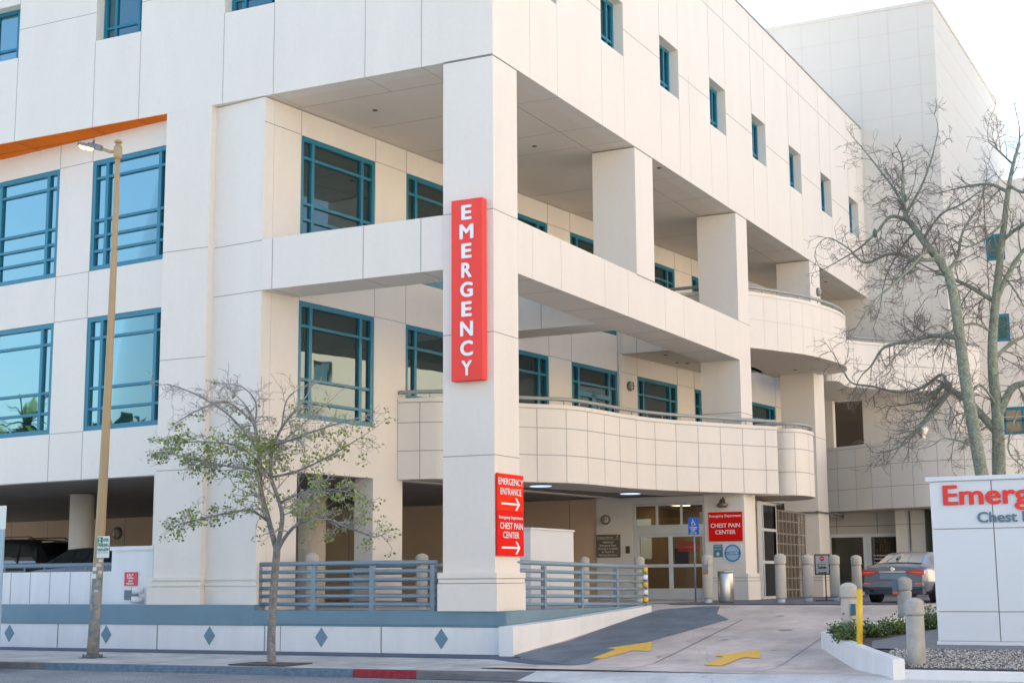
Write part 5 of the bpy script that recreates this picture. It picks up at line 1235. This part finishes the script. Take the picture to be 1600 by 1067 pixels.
t2 = bare('upright bare tree with thick spiny trunk, right of the two', 35.0, ([(1563, 800), (1561, 745), (1560, 690), (1558, 640), (1552, 585), (1551, 530), (1556, 470), (1562, 410), (1569, 350), (1575, 300), (1582, 262), (1592, 225)], .165, .035),
  [([(1562, 680), (1540, 655), (1515, 628), (1486, 608), (1478, 598), (1452, 622), (1428, 628)], .10, .04), ([(1478, 598), (1476, 618, -.1), (1455, 640, -.2), (1438, 665, -.3), (1418, 690, -.4), (1400, 700, -.5)], .05, .016),
   ([(1478, 595), (1470, 585, .1), (1440, 605, .3), (1405, 612, .5), (1362, 603, .7), (1332, 598, .9), (1318, 580, 1), (1308, 562, 1)], .045, .012), ([(1486, 610), (1450, 655, -.6), (1420, 680, -.9), (1396, 712, -1)], .04, .01),
   ([(1562, 645), (1580, 608), (1602, 598), (1640, 590)], .10, .05), ([(1553, 470), (1520, 450), (1495, 438), (1462, 424)], .06, .03), ([(1556, 470), (1580, 420), (1605, 385), (1640, 360)], .07, .03),
   ([(1552, 560), (1590, 530, .4), (1625, 520, .8)], .05, .02), ([(1566, 375), (1600, 350, -.3), (1640, 340, -.6)], .05, .02), ([(1575, 300), (1548, 288, .3), (1515, 290, .6), (1480, 298, .9)], .045, .012),
   ([(1577, 290), (1600, 300, -.3), (1630, 290, -.6)], .04, .015), ([(1584, 258), (1560, 235, .3), (1545, 222, .5)], .03, .01), ([(1570, 345), (1540, 372, -.6), (1510, 385, -1), (1480, 370, -1.4)], .035, .01),
   ([(1553, 520), (1520, 505, -.5), (1480, 520, -.9), (1440, 540, -1.2)], .035, .01), ([(1562, 640), (1530, 600, -.5), (1510, 640, -.9), (1490, 690, -1.1)], .03, .01), ([(1590, 640), (1575, 700, -.3), (1600, 730, -.5)], .025, .01), ([(1560, 420), (1590, 460, .5), (1610, 500, .8)], .03, .01)], 33, .22, .82)

# ------------------------------------------------------------------ behind the viewer: what the street windows mirror
def far_tree(label, x, y, h, r_, seed, grp):
    T = thing('far_tree', label, 'tree', grp); T.location = (x, y, 0); rng = random.Random(seed)
    b = MB(); b.tube([(0, 0, -.1), (.1, 0, h*.3), (0, .2, h*.6)], [.35, .25, .12], 8); b.build('trunk', BARK, T)
    b = MB()
    for k in range(1500):
        a = Vector((rng.gauss(0, 1), rng.gauss(0, 1), rng.gauss(0, 1))).normalized()*rng.random()**.4
        leafcard(b, Vector((a.x*r_, a.y*r_, h*.68+a.z*h*.32)), .8, rng, rng.choice((0, 1, 3)))
    b.build('crown', LEAFM, T)
def mir(px, py, dist):
    h = at(px, py, n=u, p0=Q); d = (h-CAM).normalized(); d = d-2*d.dot(u)*u
    return h+d*dist
for k, (px, py, lab) in enumerate(((20, 668, 'broad tree across the street behind the viewer, leftmost'), (150, 655, 'broad tree across the street behind the viewer, middle'), (215, 650, 'broad tree across the street behind the viewer, rightmost'))):
    q = mir(px, py, 62); far_tree(lab, q.x, q.y, q.z, 5.5, k+1, 'trees across the street')
q = mir(47, 632, 58)
T = thing('palm_tree', 'tall palm across the street, seen only mirrored in the lower windows', 'palm tree'); T.location = (q.x, q.y, q.z-13.2); rng = random.Random(9)
b = MB(); b.tube([(0, 0, 0), (.2, .1, 7), (.1, .3, 12.0)], [.35, .24, .2], 10); b.tube([(0, 0, -6), (0, 0, .1)], .35, 10); b.build('trunk', BARK, T)
b = MB()
for k in range(46):
    a = rng.random()*6.28; e_ = rng.uniform(-.7, 1.2); P = [Vector((.1, .3, 12.0))]; d_ = Vector((cos(a)*cos(e_), sin(a)*cos(e_), sin(e_)))
    for i in range(5): d_ = (d_+Vector((0, 0, -.16))).normalized(); P.append(P[-1]+d_*.5)
    for i in range(5):
        s_ = d_.cross(Vector((0, 0, 1))).normalized()*.22*(1-i/7); b.add([P[i]-s_, P[i+1]-s_*.8, P[i+1]+s_*.8, P[i]+s_], [(0, 1, 2, 3)], k % 2)
b.build('fronds', LEAFM, T)
bpy.context.view_layer.update()
